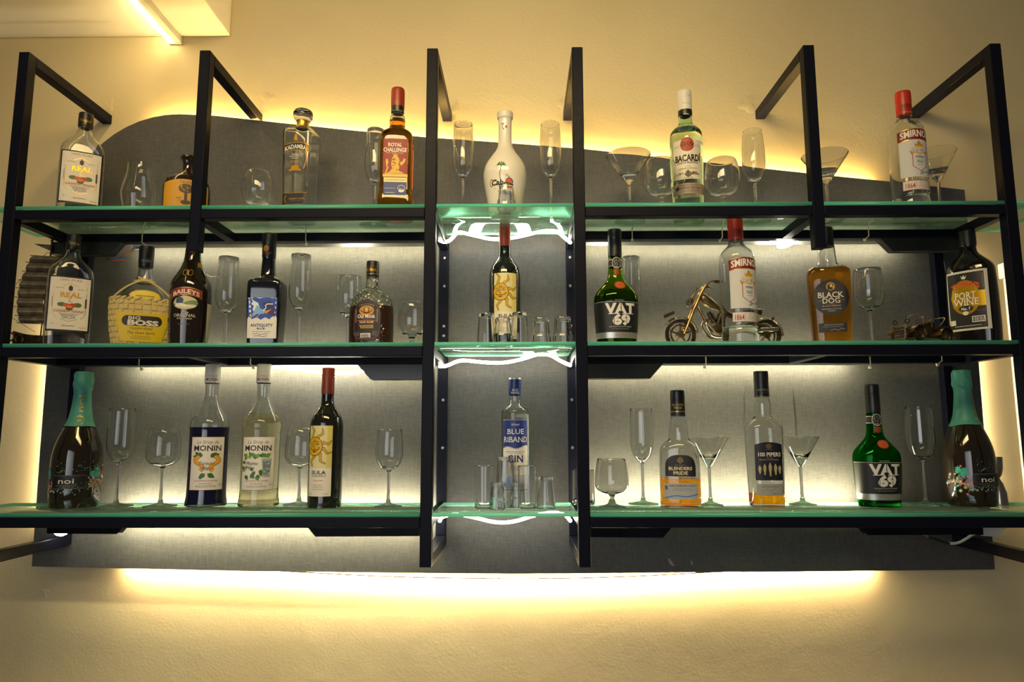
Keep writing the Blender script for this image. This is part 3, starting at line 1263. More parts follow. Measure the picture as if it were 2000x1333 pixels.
arched(d, 28, 586, 612, 665, '15100d', 16)
arched(d, 25.5, 588.5, 612, 662.5, '7a3a26', 15)
arched(d, 24.5, 589.5, 612, 661.5, '1b1411', 15)
d.text('7 YEARS OLD BLENDED', 0, 594, 2.6, 'b8a488', width=30, arc=4)
d.ell(0, 607, 15, 10, 'c88a1c').ell(0, 606, 6, 7, '4a2a10').ell(0, 605, 4, 5, 'd8a84c').line([(-12, 606), (-4, 612), (4, 612), (12, 606)], 1.5, '4a2a10')
d.text('Old Monk', 0, 617.5, 7.5, 'ddd2be', width=36, serif=1, bold=0.03).text('The Legend', 0, 623, 3, 'b0402c', width=20)
d.rect(-18, 18, 625.5, 626.7, 'c8702c').text('XXX RUM', 0, 629.5, 3.6, 'd8cfbc', width=28, bold=0.03).rect(-14, 14, 635, 642, 'a8861c').rect(-22, -12, 637, 644, '0c0a0a')
d.small(0, 636.5, 24, 3, '2a2010', 0.8).rect(-11, 9, 651, 660, 'cfc8ba').small(-1, 654, 18, 3, '222222', 1.6, 2.4).small(-18, 650, 12, 3, '8a8278', 0.8).small(17, 648, 12, 4, '8a8278', 0.8)
d.rect(-22.5, -19.5, 604, 630, '6a6258').rect(19.5, 22.5, 604, 630, '6a6258')
d.done()

# --- red-capped wine with the sun label
bt = Bottle('wine_bottle', 'red-capped wine bottle with a yellow sun label, centre bay', 'bottle', 1, 986, 0.155, 560,
            [(437, 10.6), (438, 11.3), (444, 11.8), (446, 11.2), (448, 11.8), (450, 11.2), (452, 11.8), (455, 11.2), (480, 11.6), (483, 11), (497, 11.6), (505, 14),
             (512, 19.5), (522, 26.5), (535, 30), (550, 30.5), (672, 30.5), (690, 30)], 0.03, 'matching sun-label wine bottles')
bt.solid('body', dark('wine_black_glass', (0.010, 0.010, 0.007)), 0, bt.vz(482))
bt.opaque('cap', mat('red_screw_cap', (0.42, 0.055, 0.02), 0.38), 436, 483, 0.0005)
d = bt.decal('cap_print')
d.text('SULA', 0, 476, 4, '4a0c06', width=14).done()
d = bt.decal()
d.rect(-23, 23, 533, 660, 'e6dfc8').rect(-23, 23, 533, 609, 'dcd296').rect(14, 23, 533, 609, 'd8c66a')
SC = (-9, 570)
for i, (a, l) in enumerate(((100, 38), (63, 36), (15, 33), (-22, 34), (-60, 38), (-100, 36), (140, 18), (-140, 18))):
    a = math.radians(a)
    pts = []
    for j in range(9):
        f = j/8
        r = 13+(l-13)*f
        wv = 2.4*math.sin(f*7.5)
        x, y = SC[0]+r*math.cos(a)-wv*math.sin(a), SC[1]-r*math.sin(a)-wv*math.cos(a)
        pts.append((x, y, 4.6*(1-f)**0.6+0.5))
    for wx, cc in ((1.5, '2a1c08'), (0, 'd2a012')):
        A = [(min(max(x-(w_/2+wx*.55)*math.sin(a), -23), 23), y-(w_/2+wx*.55)*math.cos(a)) for x, y, w_ in pts]
        B = [(min(max(x+(w_/2+wx*.55)*math.sin(a), -23), 23), y+(w_/2+wx*.55)*math.cos(a)) for x, y, w_ in pts]
        o = d.nxt()
        n = len(A)
        d.mb.add([d.pt(u, y, o) for u, y in A+B], [(i_, i_+1, n+i_+1, n+i_) for i_ in range(n-1)], ink(cc))
d.ell(SC[0], SC[1], 15.6, 17, '2a1c08').ell(SC[0], SC[1], 14.6, 16, 'd8aa14')
for sx in (-1, 1):
    x = SC[0]+sx*5.5
    d.ell(x, 566.5-sx, 3.6, 1.8, '2a1c08').ell(x, 566.5-sx, 2.6, 1.1, 'e8dcae').ell(x, 566.5-sx, 1, 1.1, '2a1c08')
    d.line([(x-4, 563-sx), (x, 561.5-sx), (x+4, 563-sx)], 0.8, '2a1c08')
    d.line([(SC[0], 575), (SC[0]+sx*4, 576.5), (SC[0]+sx*8, 575), (SC[0]+sx*10, 572), (SC[0]+sx*8, 571.5)], 1.2, '2a1c08')
d.line([(SC[0]-2, 558), (SC[0]-1, 562), (SC[0]+1, 562), (SC[0]+2, 557)], 0.9, '2a1c08').line([(SC[0], 565), (SC[0]-2, 572), (SC[0]+2, 573)], 0.8, '2a1c08').ell(SC[0], 579, 4, 1.5, '8a3a14')
d.text('SULA', 0, 616.5, 6.6, '3a3634', width=26, bold=0.01).text('VINEYARDS', 0, 623, 2.4, '3a3634', width=26)
d.small(0, 631, 20, 1, 'c87a5c', 1.1).small(0, 639, 24, 3, '8a8478', 0.8, 4).text('750 ML', 14, 655, 1.8, '6a6458', width=8).small(-14, 655, 10, 1, '6a6458', 0.9)
d.done()
place_copy(bt, 0, 636.7, 880, 0.108, -0.40, 'red-capped wine bottle with a yellow sun label beside the syrup bottles')


# --- green whisky bottles
def vat(gl, solid_, label, k, xc, ymid, Y, rot):
    dy = 0
    bt = Bottle('whisky_bottle', label, 'bottle', 1, 1203, 0.115, 590,
                [(458, 12.3), (459, 13), (474, 13), (475, 12.6), (507, 13), (509, 12.4), (530, 13.5), (548, 14.5), (556, 18, .92), (568, 29, .84), (579, 39, .76, 2.1),
                 (590, 43, .74, 2.2), (640, 40.5, .74, 2.2), (676, 37, .74, 2.2), (690, 36, .74, 2.2)], 0.2, 'matching whisky bottles with black stencil labels')
    if solid_:
        bt.glass_body(gl, 508, 575, glass('green_whisky', (0.28, 0.42, 0.05), 1.04))
    else:
        bt.glass_body(gl, 508)
    bt.opaque('cap', M_BLACKCAP, 457, 509, 0.0005)
    d = bt.decal('cap_print')
    d.line([(-8, 492), (-5, 489), (-3, 493), (0, 490), (3, 492), (7, 489)], 0.7, '8a8a86').line([(-6, 495), (8, 494)], 0.5, '8a8a86').done()
    d = bt.decal('neck_label')
    d.rect(-40, 40, 513, 525, '1a1c1e').rect(-40, 40, 512.5, 513.5, 'b8b8b0').rect(-40, 40, 524.5, 525.5, 'b8b8b0')
    d.ell(0, 519.5, 8.8, 11, 'c8c6be').ell(0, 519.5, 7.8, 10, '15171c')
    d.poly([(-4, 514), (-1.5, 515.5), (0, 512), (1.5, 515.5), (4, 514), (4.5, 519), (2, 521), (3, 524), (0, 522.5), (-3, 524), (-2, 521), (-4.5, 519)], 'd2cfc6').text('1882', 0, 527, 2.4, 'd2cfc6')
    d.poly([(-6, 532), (6, 532), (5, 541), (0, 543.5), (-5, 541)], '8c2c16').done()
    d = bt.decal('seal')
    d.ell(4, 562.5, 11, 7, 'a4421c').ell(4, 562.5, 8.8, 5.2, 'c05a2c').text('VAT', 4, 562.5, 4.6, '8a3414', width=11).done()
    d = bt.decal()
    d.strip(lambda u: 594, lambda u: 652.5, -60, 60, '121318', nu=40).rect(-60, 60, 593.3, 594.3, '9a9a92').rect(-60, 60, 652.5, 664, 'b9b8b2', True)
    d.text('THE FAMOUS', 0, 591, 2, 'b0b0a8', width=18)
    d.text('VAT', 2, 606.5, 20, 'dedad0', width=58, serif=1.6, bold=0.045).text('69', 4, 628, 19, 'dedad0', width=34, bold=0.06)
    d.rect(2.5, 3.9, 595, 618, '121318').rect(-10.7, -9.7, 618, 638, '121318').rect(13, 14, 618, 638, '121318').rect(24.3, 25.3, 600, 618, '121318')
    d.text('BLENDED SCOTCH WHISKY', 2, 642, 2.6, 'b8b6ae', width=42).small(2, 646.5, 34, 1, '8a8a84', 0.9)
    d.small(4, 658, 28, 1, 'a87a64', 1.3)
    d.done()
    bt.root.location = (at(xc, ymid, Y).x, Y, Z[k])
    bt.root.rotation_euler = (0, 0, rot+facing(bt.root.location))
    return bt


vat(glass('olive_green_glass', (0.62, 0.75, 0.20)), True, 'dark olive whisky bottle with a black stencil label beside the model motorcycle', 1, 1203, 590, 0.085, 0.2)
vat(glass('bright_green_glass', (0.10, 0.60, 0.16)), False, 'bright green whisky bottle with a black stencil label on the bottom shelf', 0, 1712, 900, 0.12, 0.42)

# --- vodka
frost = mat('frosted_print', (0.62, 0.62, 0.60), 0.6)
bt = Bottle('vodka_bottle', 'red-capped vodka bottle standing before the model motorcycle', 'bottle', 1, 1441, 0.075, 560,
            [(424, 14), (425, 14.6), (445, 14.5), (447, 14.2), (470, 14.2), (472, 13.5), (478, 14), (484, 19), (492, 28), (500, 33), (512, 34), (600, 34), (638, 33.5), (643, 31.8),
             (649, 34), (672, 34.5), (690, 33.5)], 0.66, 'matching red-capped vodka bottles')
bt.glass_body(M_CLEAR, 471, 640, M_CLEARLIQ)
bt.opaque('cap', mat('red_vodka_cap', (0.50, 0.03, 0.012), 0.35), 423, 471, 0.0004)
bt.decal('cap_print').rect(-14, 14, 447, 461, '4c0a06').small(0, 464, 22, 1, 'c8a04c', 1.1).done()
d = bt.decal()
d.strip(lambda u: 521, lambda u: 602, -37, 37, frost)
d.strip(lambda u: 502+4.5*(u/38)**2, lambda u: 525+3.5*(u/38)**2, -38, 38, 'c89a3c', gold=True).strip(lambda u: 503.2+4.5*(u/38)**2, lambda u: 523.6+3.5*(u/38)**2, -38, 38, '7c1a10')
d.text('SMIRNOFF', 0, 511.5, 14, 'eae6dc', width=66, bold=0.03, arc=4)
d.poly([(-8, 540), (-9, 533), (-5, 536), (-3, 530), (0, 528), (3, 530), (5, 536), (9, 533), (8, 540)], 'b88a1e').rect(-8, 8, 538.5, 541.5, 'd8b03c')
d.poly([(-18, 549), (-14, 541), (-6, 545), (6, 545), (14, 541), (18, 549), (16, 556), (9, 552), (0, 556), (-9, 552), (-16, 556)], 'd09a2c').poly([(-17, 548.6), (-13.6, 542), (-6, 546), (6, 546), (13.6, 542), (17, 548.6), (9, 550.5), (0, 553.6), (-9, 550.5)], 'c9c8c2')
d.line([(-18, 549), (-14, 553), (-14, 580), (-9, 584), (0, 590), (9, 584), (14, 580), (14, 553), (18, 549)], 1.3, 'b4502a')
d.flecks([(-11, 546.5), (-5, 548.5), (5, 548.5), (11, 546.5)], 1.6, ['3a3a3a'])
d.text('VODKA', 0, 561, 4, '4a4a48', width=17, bold=0.03).text('No21', 0, 570, 7, '3a3a3a', width=12).small(0, 577.5, 11, 1, '6a6a66', 0.8)
d.line([(-2, 598), (2, 588), (4, 592), (0, 597), (6, 592), (9, 594), (13, 590), (17, 593), (24, 588)], 1, '34302c').line([(3, 598), (22, 592)], 0.7, '34302c')
d.done()
d = bt.decal('lower_label')
d.rect(-34, 40, 609, 629, '6a3a30').rect(-34, 40, 610, 628, 'd9cfc4').text('1864', -21, 619.5, 11, 'a4301c', width=17, bold=0.02).rect(-10.6, -10, 611, 627, '9a8a80')
d.text('TEN TIMES FILTERED', 14, 613, 2.4, '6a6058', width=36).small(14, 617.5, 42, 4, '9a8c80', 0.8)
d.done()
place_copy(bt, 2, 1772, 300, 0.092, 0.66, 'red-capped vodka bottle at the right end of the top shelf')

# --- scotch with the round black label
bt = Bottle('scotch_bottle', 'amber scotch bottle with an oval black label behind the short post', 'bottle', 1, 1621, 0.12, 600,
            [(447, 13), (448, 13.6), (481, 13.6), (483, 15), (490, 16), (508, 17.5), (517, 18.5), (521, 24, .8, 2.5), (525, 33, .72, 3.5), (530, 38, .68, 4.5), (536, 39.5, .67, 5),
             (600, 37.5, .67, 5), (690, 34, .67, 5)], 0.12)
bt.glass_body(M_CLEAR, 482, 527, M_AMBER, wall=0.003)
bt.opaque('cap', M_BLACKCAP, 446, 483, 0.0005)
bt.decal('cap_print').text('BLACK DOG', 2, 474, 4, 'b89a4c', width=20).rect(-14, 14, 449, 450.5, 'c8a03c', True).done()
d = bt.decal()
d.ell(0, 581, 33, 34.5, '16120f').ell(0, 581, 31.5, 33, '241d18').ell(0, 581, 31, 32.5, '17130f')
d.ell(0, 559.5, 8, 8, 'b88a34', True).poly([(-5, 566), (-6, 558), (-2, 554), (3, 554), (6, 558), (3, 560), (4, 566)], '1a120c').ell(1, 558, 2.4, 3, 'd8b870')
d.text('BLACK', 0, 575.5, 11, 'e0d6c2', width=46, serif=1, bold=0.01).text('DOG', 0, 587, 10.5, 'e0d6c2', width=31, serif=1, bold=0.01)
d.rect(-24, -17, 586.6, 587.2, '8a8070').rect(17, 24, 586.6, 587.2, '8a8070')
d.small(0, 594, 18, 1, 'a4502c', 1.1).text('BLACK RESERVE', 0, 597.5, 2.8, 'b8ae9a', width=32).text('BLENDED SCOTCH', 0, 603.5, 3, 'b8ae9a', width=34).text('WHISKY', 0, 607.5, 2.6, 'b8ae9a', width=14)
d.done()
d = bt.decal('lower_label')
d.rect(-25, 25, 631, 649, '17130f').text('AGED IN SCOTLAND', 2, 634.5, 2.4, 'a8a090', width=34).small(-2, 638.5, 40, 1, '8a8070', 0.7).line([(-4, 645.5), (4, 643), (9, 646), (14, 642.5), (22, 644)], 0.8, '9a8a70').done()

# --- port wine flask
bt = Bottle('port_wine_bottle', 'black port wine flask with a white-bordered gold label', 'bottle', 1, 1901, 0.12, 600,
            [(454, 14), (455, 14.6), (480, 14.6), (482, 13.6), (490, 14), (498, 17, .9), (508, 28, .75, 2.2), (518, 38, .64, 2.5), (530, 42.5, .6, 2.8), (640, 44, .58, 3), (690, 42, .58, 3)], -0.36)
bt.solid('body', dark('port_black_glass', (0.008, 0.006, 0.006)), 0, bt.vz(481))
bt.opaque('cap', M_BLACKCAP, 453, 482, 0.0005)
bt.decal('cap_print').text('Superior', -2, 464, 5.5, 'b89a4c', width=21, shear=0.3).done()
d = bt.decal()
d.rect(-37, 37, 527, 644, 'c9c4b4').rect(-34.5, 31, 531, 640, '15100e')
d.ell(-3, 579, 26, 34, '8a6a14').rect(18, 31, 568, 598, 'b8921c', True).ell(-3, 579, 25, 33, 'c49a1c', True)
d.text("TONIA'S", -2, 552, 10, 'c8401c', width=50, bold=0.05, arc=7).poly([(-8, 536), (-5, 539), (-3, 535), (-1, 539), (2, 536), (0, 543), (-6, 543)], 'cfc8b8')
d.text('PORT', -3, 575, 14, 'ece4d2', width=38, serif=1.3).text('WINE', -2, 588, 13.5, 'ece4d2', width=44, serif=1.3)
d.ell(-3, 601, 13, 6, '1a1410').text('No. 7', -3, 601, 5.5, 'e4dcca', width=16, bold=0.03).ell(-4, 610, 5, 4, 'd8cfae')
d.rect(6, 28, 617, 629, 'd2ccc0').small(17, 620, 20, 3, '222222', 2.2, 3).rect(-33, -23, 622, 632, 'cfc6ac').small(-2, 635, 58, 1, 'd2ccc0', 1.2)
d.rect(28, 29.4, 536, 564, '6a6a64').small(22, 607, 16, 1, 'a4301c', 1.2)
d.done()

# --- brown glazed jug with the tree
bt = Bottle('flask_bottle', 'dark flask with a wide yellow tree label behind the left short post', 'bottle', 2, 365, 0.12, 370,
            [(307, 14), (309, 15), (312, 14), (317, 10.5), (326, 9.5), (337, 10), (343, 18, .8), (349, 32, .66), (358, 40, .6, 2.4), (375, 43, .58, 2.5), (400, 43, .58, 2.5), (430, 40, .58, 2.5)], -0.05)
bt.solid('body', dark('brown_glazed_glass', (0.02, 0.012, 0.006)), 0, bt.vz(307))
d = bt.decal()
d.strip(lambda u: 350.5+0.0045*u*u, lambda u: 420, -41, 41, 'c88f14', nu=20, nv=6)
d.text('TINTO', 0, 356, 4.6, '2c1c0a', width=22)
d.ell(0, 368, 13.5, 9, '2c1c0a').rect(-2.6, 2.6, 372, 395, '2c1c0a').poly([(-8, 397), (-2, 390), (2, 390), (8, 397), (3, 399), (-3, 399)], '2c1c0a')
d.flecks([(random.uniform(-10, 10), random.uniform(362, 374)) for _ in range(16)], 1.3, ['c88f14'])
d.flecks([(sx*random.uniform(9, 15), random.uniform(385, 393)) for sx in (-1, 1) for _ in range(6)], 1.4, ['2c1c0a'])
d.ell(0, 394.5, 9, 4, '2c1c0a').small(0, 404, 26, 1, '6a3a0c', 2.0)
d.done()

# --- square decanter with stopper
bt = Bottle('malt_bottle', 'empty square whisky decanter with a round glass stopper', 'bottle', 2, 588, 0.115, 330,
            [(217, 15), (218.5, 17.5), (222, 19), (229, 19.2), (234, 17), (238, 11.5), (251, 11.5), (253, 13, 1, 3), (256, 21, 1, 6), (261, 28, 1, 9), (266, 28.7, 1, 10), (340, 27, 1, 10), (398, 25.2, 1, 10), (430, 24.5, 1, 10)], -0.42)
bt.glass_body(M_CLEAR, 251, wall=0.003)
bt.solid('stopper', M_CLEAR, bt.vz(238), bt.vz(217), foot=False)
bt.solid('neck_band', mat('gold_foil', (0.62, 0.42, 0.08), 0.35, 0.9), bt.vz(251), bt.vz(238), inset=-0.0004, foot=False)
d = bt.decal()
d.strip(lambda u: 283-5.5*math.cos(u/17), lambda u: 299-6*math.cos(u/17), -26, 26, 'a8852c', gold=True).strip(lambda u: 284.2-5.5*math.cos(u/17), lambda u: 297.8-6*math.cos(u/17), -25.5, 25.5, '1c1813')
d.text('KADAMBA', 0, 285.6, 8.5, 'ddd6c4', width=44, arc=5, serif=1, bold=0.02)
d.text('Indian', 0, 301, 4, 'd8d2c0', width=14, shear=.3).text('SINGLE MALT', 0, 305, 2.6, 'd8d2c0', width=24).text('WHISKY', 0, 309, 2.4, 'd8d2c0', width=15)
d.text('PX5', -1, 316, 5.6, 'b88a24', width=15, gold=True)
d.strip(lambda u: 326-4*math.cos(u/5.5), lambda u: 330, -8, 8, 'b88a24', gold=True).strip(lambda u: 331-1.5*math.cos(u/9), lambda u: 334.5-1.5*math.cos(u/9), -12, 12, 'b88a24', gold=True)
d.line([(5, 262), (14, 270), (22, 288), (23, 310), (17, 330)], 0.8, 'b88a24', True).line([(8, 304), (12, 312), (17, 318), (19, 322)], 0.9, '4a4030')
d.poly([(-4, 274), (-2, 264), (0, 261), (2, 264), (4, 274)], 'b88a24', True)
d.done()
d = bt.decal('lower_label')
d.rect(-24, 24, 377, 398, '17130f').rect(-24, 24, 376.2, 377, 'a8852c').text('SHERRY CASK', 5, 388, 4, 'a07a34', width=31).small(5, 392.5, 22, 1, '7a6030', 0.7)
for r in (6, 8.5):
    d.line([(-15-r*math.cos(a_*0.3-1.2)*.6, 388-r*math.sin(a_*0.3-1.2)) for a_ in range(9)], 0.9, 'b88a3c', True)
d.done()

# --- red-labelled whisky
bt = Bottle('whisky_bottle', 'amber whisky bottle with a red lion label and red cap, top shelf', 'bottle', 2, 775, 0.10, 300,
            [(176, 12), (177.5, 13), (209, 13), (211, 12.4), (222, 12.2), (224, 12), (228, 14), (232, 15.2), (252, 15), (257, 20, .9, 3), (262, 27, .82, 4), (270, 32, .74, 5), (300, 31.6, .74, 6), (368, 30.5, .74, 6),
             (381, 31, .74, 6), (386, 34, .74, 6), (430, 34, .74, 6)], -0.10)
bt.glass_body(M_CLEAR, 225, 235, M_AMBER2, wall=0.003)
bt.opaque('cap', mat('dark_red_cap', (0.30, 0.03, 0.015), 0.35), 175, 210.5, 0.0004)
bt.opaque('cap_band', M_BLACKCAP, 210.5, 221, 0.0005)
bt.decal('cap_print').text('RC', 0, 198, 6, 'b0602c', width=10).rect(-6, 6, 203, 203.8, 'b0602c').text('ROYAL CHALLENGE', 0, 215.5, 3, '9a9690', width=20).done()
d = bt.decal()
d.rect(-23.5, 23.5, 271, 342, '8e1f10').rect(-23.5, 23.5, 340, 345.5, 'e0bf58').rect(-22, 22, 345.5, 348, '5a2008')
d.text('ROYAL', -1, 282.5, 7.5, 'e6ded0', width=26, bold=0.02).text('CHALLENGE', -1, 292.5, 8, 'e6ded0', width=44, bold=0.02).text('FINEST PREMIUM WHISKY', -1, 299, 2, 'e0c8a0', width=34)
g_ = 'd8aa3c'
d.poly([(-6, 308), (-3, 305), (0, 303), (3, 305), (6, 308), (8, 314), (6, 320), (8, 327), (6, 333), (12, 336), (18, 339), (-18, 340), (-10, 335), (-6, 329), (-8, 321), (-7, 314)], g_)
d.poly([(-18, 312), (-15, 310), (-13, 318), (-15, 322), (-13, 328), (-17, 339), (-20, 340), (-16, 328), (-18, 320)], g_).poly([(8, 318), (14, 314), (16, 309), (20, 311), (17, 318), (11, 324)], g_)
d.flecks([(random.uniform(-5, 5), random.uniform(309, 332)) for _ in range(14)], 1.5, ['8e1f10'])
d.poly([(-4, 305), (-5, 300.5), (-2, 303), (0, 299.5), (2, 303), (5, 300.5), (4, 305)], g_)
d.rect(-21.5, 21.5, 347, 356, 'e4d494').text('EXCLUSIVE FRENCH BLEND', 0, 351.5, 2.6, '5a4a20', width=38)
d.rect(-21.5, 21.5, 356.5, 381, '23407e').small(-9, 362, 20, 6, 'c8ccd8', 1.1, 3).ell(12, 369, 7.4, 7.4, 'd8d4c8').ell(12, 369, 6.6, 6.6, '23407e').text('RC', 12, 369, 4.4, 'e0dcd0', width=7, bold=.03)
d.done()

# --- white ceramic rum bottle
bt = Bottle('coconut_rum_bottle', 'white bulbous rum bottle with a palm tree and the word Cabo', 'bottle', 2, 986.5, 0.10, 330,
            [(221, 14.6), (222, 15.6), (233, 15.4), (235, 13), (255, 12.7), (284, 13.4), (296, 18), (310, 29), (325, 39), (340, 42.6), (355, 42), (380, 37.5), (405, 33), (430, 30)], 0.0)
wh = mat('white_glazed_ceramic', (0.78, 0.74, 0.64), 0.18, coat=0.4)
bt.solid('body', wh, 0, bt.vz(234))
bt.solid('cap', mat('white_cap', (0.72, 0.68, 0.58), 0.4), bt.vz(234), bt.vz(221), inset=-0.0003, foot=False)


def palm(d_, x, y, h, s_):
    d_.line([(x, y+h), (x-1.2*s_, y+h*.55), (x+.6*s_, y+h*.2), (x+1.5*s_, y)], 1.1*s_, '3a2410')
    for a_ in (-150, -115, -80, -40, -10, 200):
        r = math.radians(a_)
        ex, ey = x+1.5*s_+9*s_*math.cos(r), y+5*s_*math.sin(r)+2.2*s_*abs(math.cos(r))
        mx, my = x+1.5*s_+5*s_*math.cos(r), y+5.5*s_*math.sin(r)
        d_.poly([(x+1.5*s_, y), (mx-1*s_*abs(math.sin(r)), my-1.3*s_), (ex, ey), (mx+1*s_*abs(math.sin(r)), my+1.2*s_)], '1c6a34')


d = bt.decal('emblem')
palm(d, -9, 324, 26, 1.15)
d.ell(8, 353.5, 6, 6, 'd8541c').text('Cab', -15, 354, 11, '2a2218', width=24, bold=0.03, shear=0.15)
d.line([(8+6.6*math.cos(i_*.45), 353.5+6.6*math.sin(i_*.45)) for i_ in range(15)], 1.5, '3a3a7a')
d.line([(-26+4*math.cos(i_*.4+.8)-1, 354-6.5*math.sin(i_*.4+.8)) for i_ in range(12)], 2, 'c08a1c')
d.line([(-22, 366), (-5, 363.5), (14, 363.5)], 1.2, 'c8a020')
d.line([(1, 342), (3, 340.5), (5, 342.5)], .7, '2a2a2a').line([(5, 345), (7, 343.5), (9, 345)], .7, '2a2a2a')
d.small(-2, 372, 24, 1, '4a4438', 1.3).small(-2, 377, 14, 1, '6a6458', 1.2)
d.done()
d = bt.decal('neck_emblem')
palm(d, -5, 242, 9, 0.42)
d.ell(2, 247.5, 2.4, 2.6, 'd8541c').text('b', -2.5, 251, 4, '2a2218')
d.done()

# --- white rum
M_PALEGR = glass('pale_green_glass', (0.86, 0.97, 0.88))
bt = Bottle('white_rum_bottle', 'white rum bottle with a bat emblem between two balloon glasses', 'bottle', 2, 1342, 0.135, 330,
            [(181, 12.8), (182, 13.4), (226, 13.3), (227.5, 13), (238, 13.2), (242, 13.4), (247, 15.5), (252, 22), (258, 28), (265, 31), (280, 31.5), (350, 31), (385, 30), (430, 29.5)], 0.05)
bt.glass_body(M_PALEGR, 227, 257, M_CLEARLIQ)
bt.opaque('cap', mat('white_rum_cap', (0.74, 0.71, 0.62), 0.45), 180, 218, 0.0004)
bt.opaque('cap_band', M_BLACKCAP, 218, 227, 0.0005)
d = bt.decal('cap_print')
d.poly([(2, 184), (6, 182.5), (10, 184), (9, 189), (6, 191), (3, 189)], '3a3428').small(2, 201, 16, 1, '4a443a', 0.9).text('Bacardi', 5, 213, 4, '2a2620', width=14, shear=.4, slope=-.2).small(2, 222.5, 14, 1, 'd0ccc0', 1.7).done()
d = bt.decal()
d.rect(-29, 29, 272, 349, 'dfd8c0').ell(0, 281.5, 13.4, 13.4, '1c120c').ell(0, 281.5, 12.6, 12.6, 'b8390f')
d.poly([(-11.5, 279), (-7, 276.5), (-4, 278.5), (-1.5, 276), (0, 278), (1.5, 276), (4, 278.5), (7, 276.5), (11.5, 279), (10, 285), (7.5, 283), (5.5, 287), (3, 284), (1.5, 289), (0, 290), (-1.5, 289), (-3, 284), (-5.5, 287), (-7.5, 283), (-10, 285)], '241a14')
d.text('BACARD\u00cd', 1, 307.5, 13, '221c18', width=51, bold=0.04).text('CARTA BLANCA', 0, 317, 4.2, '3a332a', width=42, bold=0.02)
d.line([(-22, 325), (-4, 325), (0, 323.6), (4, 325), (22, 325)], .6, '4a443a').text('SUPERIOR WHITE RUM', 0, 328.5, 2.4, '4a443a', width=36)
d.flecks([(x_, 339+1.5*math.cos(x_)) for x_ in (-20, -15, -10, -5, 5, 10, 15, 20)], 3.4, ['7a6a50', '5a4c38']).poly([(-5, 343), (-4, 335), (0, 331), (4, 335), (5, 343), (0, 346)], '4a3c2c').small(0, 346.5, 18, 1, '5a4c38', 1.0)
d.small(-20, 283, 14, 2, '9a9280', .7).small(20, 283, 14, 2, '9a9280', .7)
d.done()
d = bt.decal('lower_label')
d.rect(-36, 36, 357, 378, '9a8672').small(0, 361, 42, 1, '4a3c30', 1.3).text('SANTIAGO DE CUBA', 2, 366, 3.8, '3a2e24', width=44, bold=.02).poly([(-27, 366), (-22, 361.5), (-17, 366), (-22, 371)], '3a2e24').small(4, 371, 36, 2, '5a4c40', .8)
d.done()

# --- sparkling wine
M_TEALFOIL = mat('teal_foil', (0.065, 0.29, 0.21), 0.45, spec=0.4)
bt = Bottle('sparkling_wine_bottle', 'sparkling wine with a teal foil neck at the left end, bottom shelf', 'bottle', 0, 152, 0.12, 890,
            [(727, 14), (729, 15.5), (742, 16.5), (757, 17), (763, 15), (770, 14.5), (800, 17.2), (820, 21), (840, 29), (860, 37), (880, 42.5), (900, 44.5), (940, 44.5), (975, 43.5), (1000, 41)], -0.28, 'matching sparkling wine bottles')
bt.solid('body', dark('sparkling_black_glass', (0.016, 0.010, 0.005)), 0, bt.vz(770))
zc = bt.vz(832)
q = MB()
S_ = [p for p in bt.S if p[0] > zc]
seg = 40
rows = []
lv = [zc-0.006]+[p[0] for p in S_]
for i_, z in enumerate(lv):
    a, dd, n = bt.dims(z)
    row = []
    for k_ in range(seg):
        t_ = 2*PI*k_/seg
        wob = 1+(0.035*math.sin(5*t_+z*300)+0.03*math.sin(9*t_+z*170) if z > bt.vz(766) else 0)
        zz = z if i_ else zc-0.005*math.sin(t_+PI/2)**2-0.002*math.sin(3*t_)
        row.append(((a+0.0006)*wob*math.cos(t_), (a+0.0006)*wob*math.sin(t_), zz))
    rows.append(row)
q.add([p for r in rows for p in r], [(i_*seg+k_, i_*seg+(k_+1) % seg, (i_+1)*seg+(k_+1) % seg, (i_+1)*seg+k_) for i_ in range(len(rows)-1) for k_ in range(seg)]+[tuple((len(rows)-1)*seg+k_ for k_ in range(seg))])
q.build('foil', M_TEALFOIL, bt.root, sharp=60)
d = bt.decal('foil_print')
d.off = 0.0011
d.text('noi', 3, 789, 9, 'c8a03c', width=32, vert=True, gold=True)
d.line([(4+8*math.cos(i_*.42), 822+9*math.sin(i_*.42)) for i_ in range(16)], 1.1, 'c8a03c', True).small(4, 822, 9, 1, 'c8a03c', 3.0)
d.done()
d = bt.decal()
d.off = 0.0006
cols = ['2f9a8c', 'c86a7a', 'c8b44a', 'd8d0c0', '3a7a6a', '8a5a7a', 'd8907a']
pts = []
for _ in range(170):
    sg = random.choice((-1, 1))
    pts.append((sg*abs(random.gauss(52, 15)), random.gauss(945, 11)))
d.flecks(pts, 3.2, cols)
d.flecks([(sg*(46+random.gauss(0, 5)), 928+random.gauss(0, 4)) for sg in (-1, 1) for _ in range(18)], 4.5, ['2f9a8c', '37b09c'])
d.flecks([(random.uniform(-25, 60), 925-abs(random.gauss(0, 11))) for _ in range(70)], 0.9, ['3fae9a', '8ac8b8'])
d.flecks([(random.uniform(-40, 20), random.gauss(960, 3)) for _ in range(50)], 1.3, ['2f9a8c', '3a7a8a', 'd8d0c0'])
d.poly([(-32, 933), (-28, 929), (28, 929), (32, 933), (36, 940), (30, 952), (27, 956), (-28, 956), (-32, 952)], '5a5a50').poly([(-31, 933), (-28, 930), (28, 930), (31, 933), (35, 940), (29.5, 951.5), (26.5, 955), (-28, 955), (-31, 952)], '0f0c0a')
d.text('noi', -4, 940, 11, 'd6d0c4', width=27, bold=0.01).rect(-22, 16, 948.6, 949.2, '8a8478').small(-3, 952, 30, 1, '8a8478', .7)
d.done()
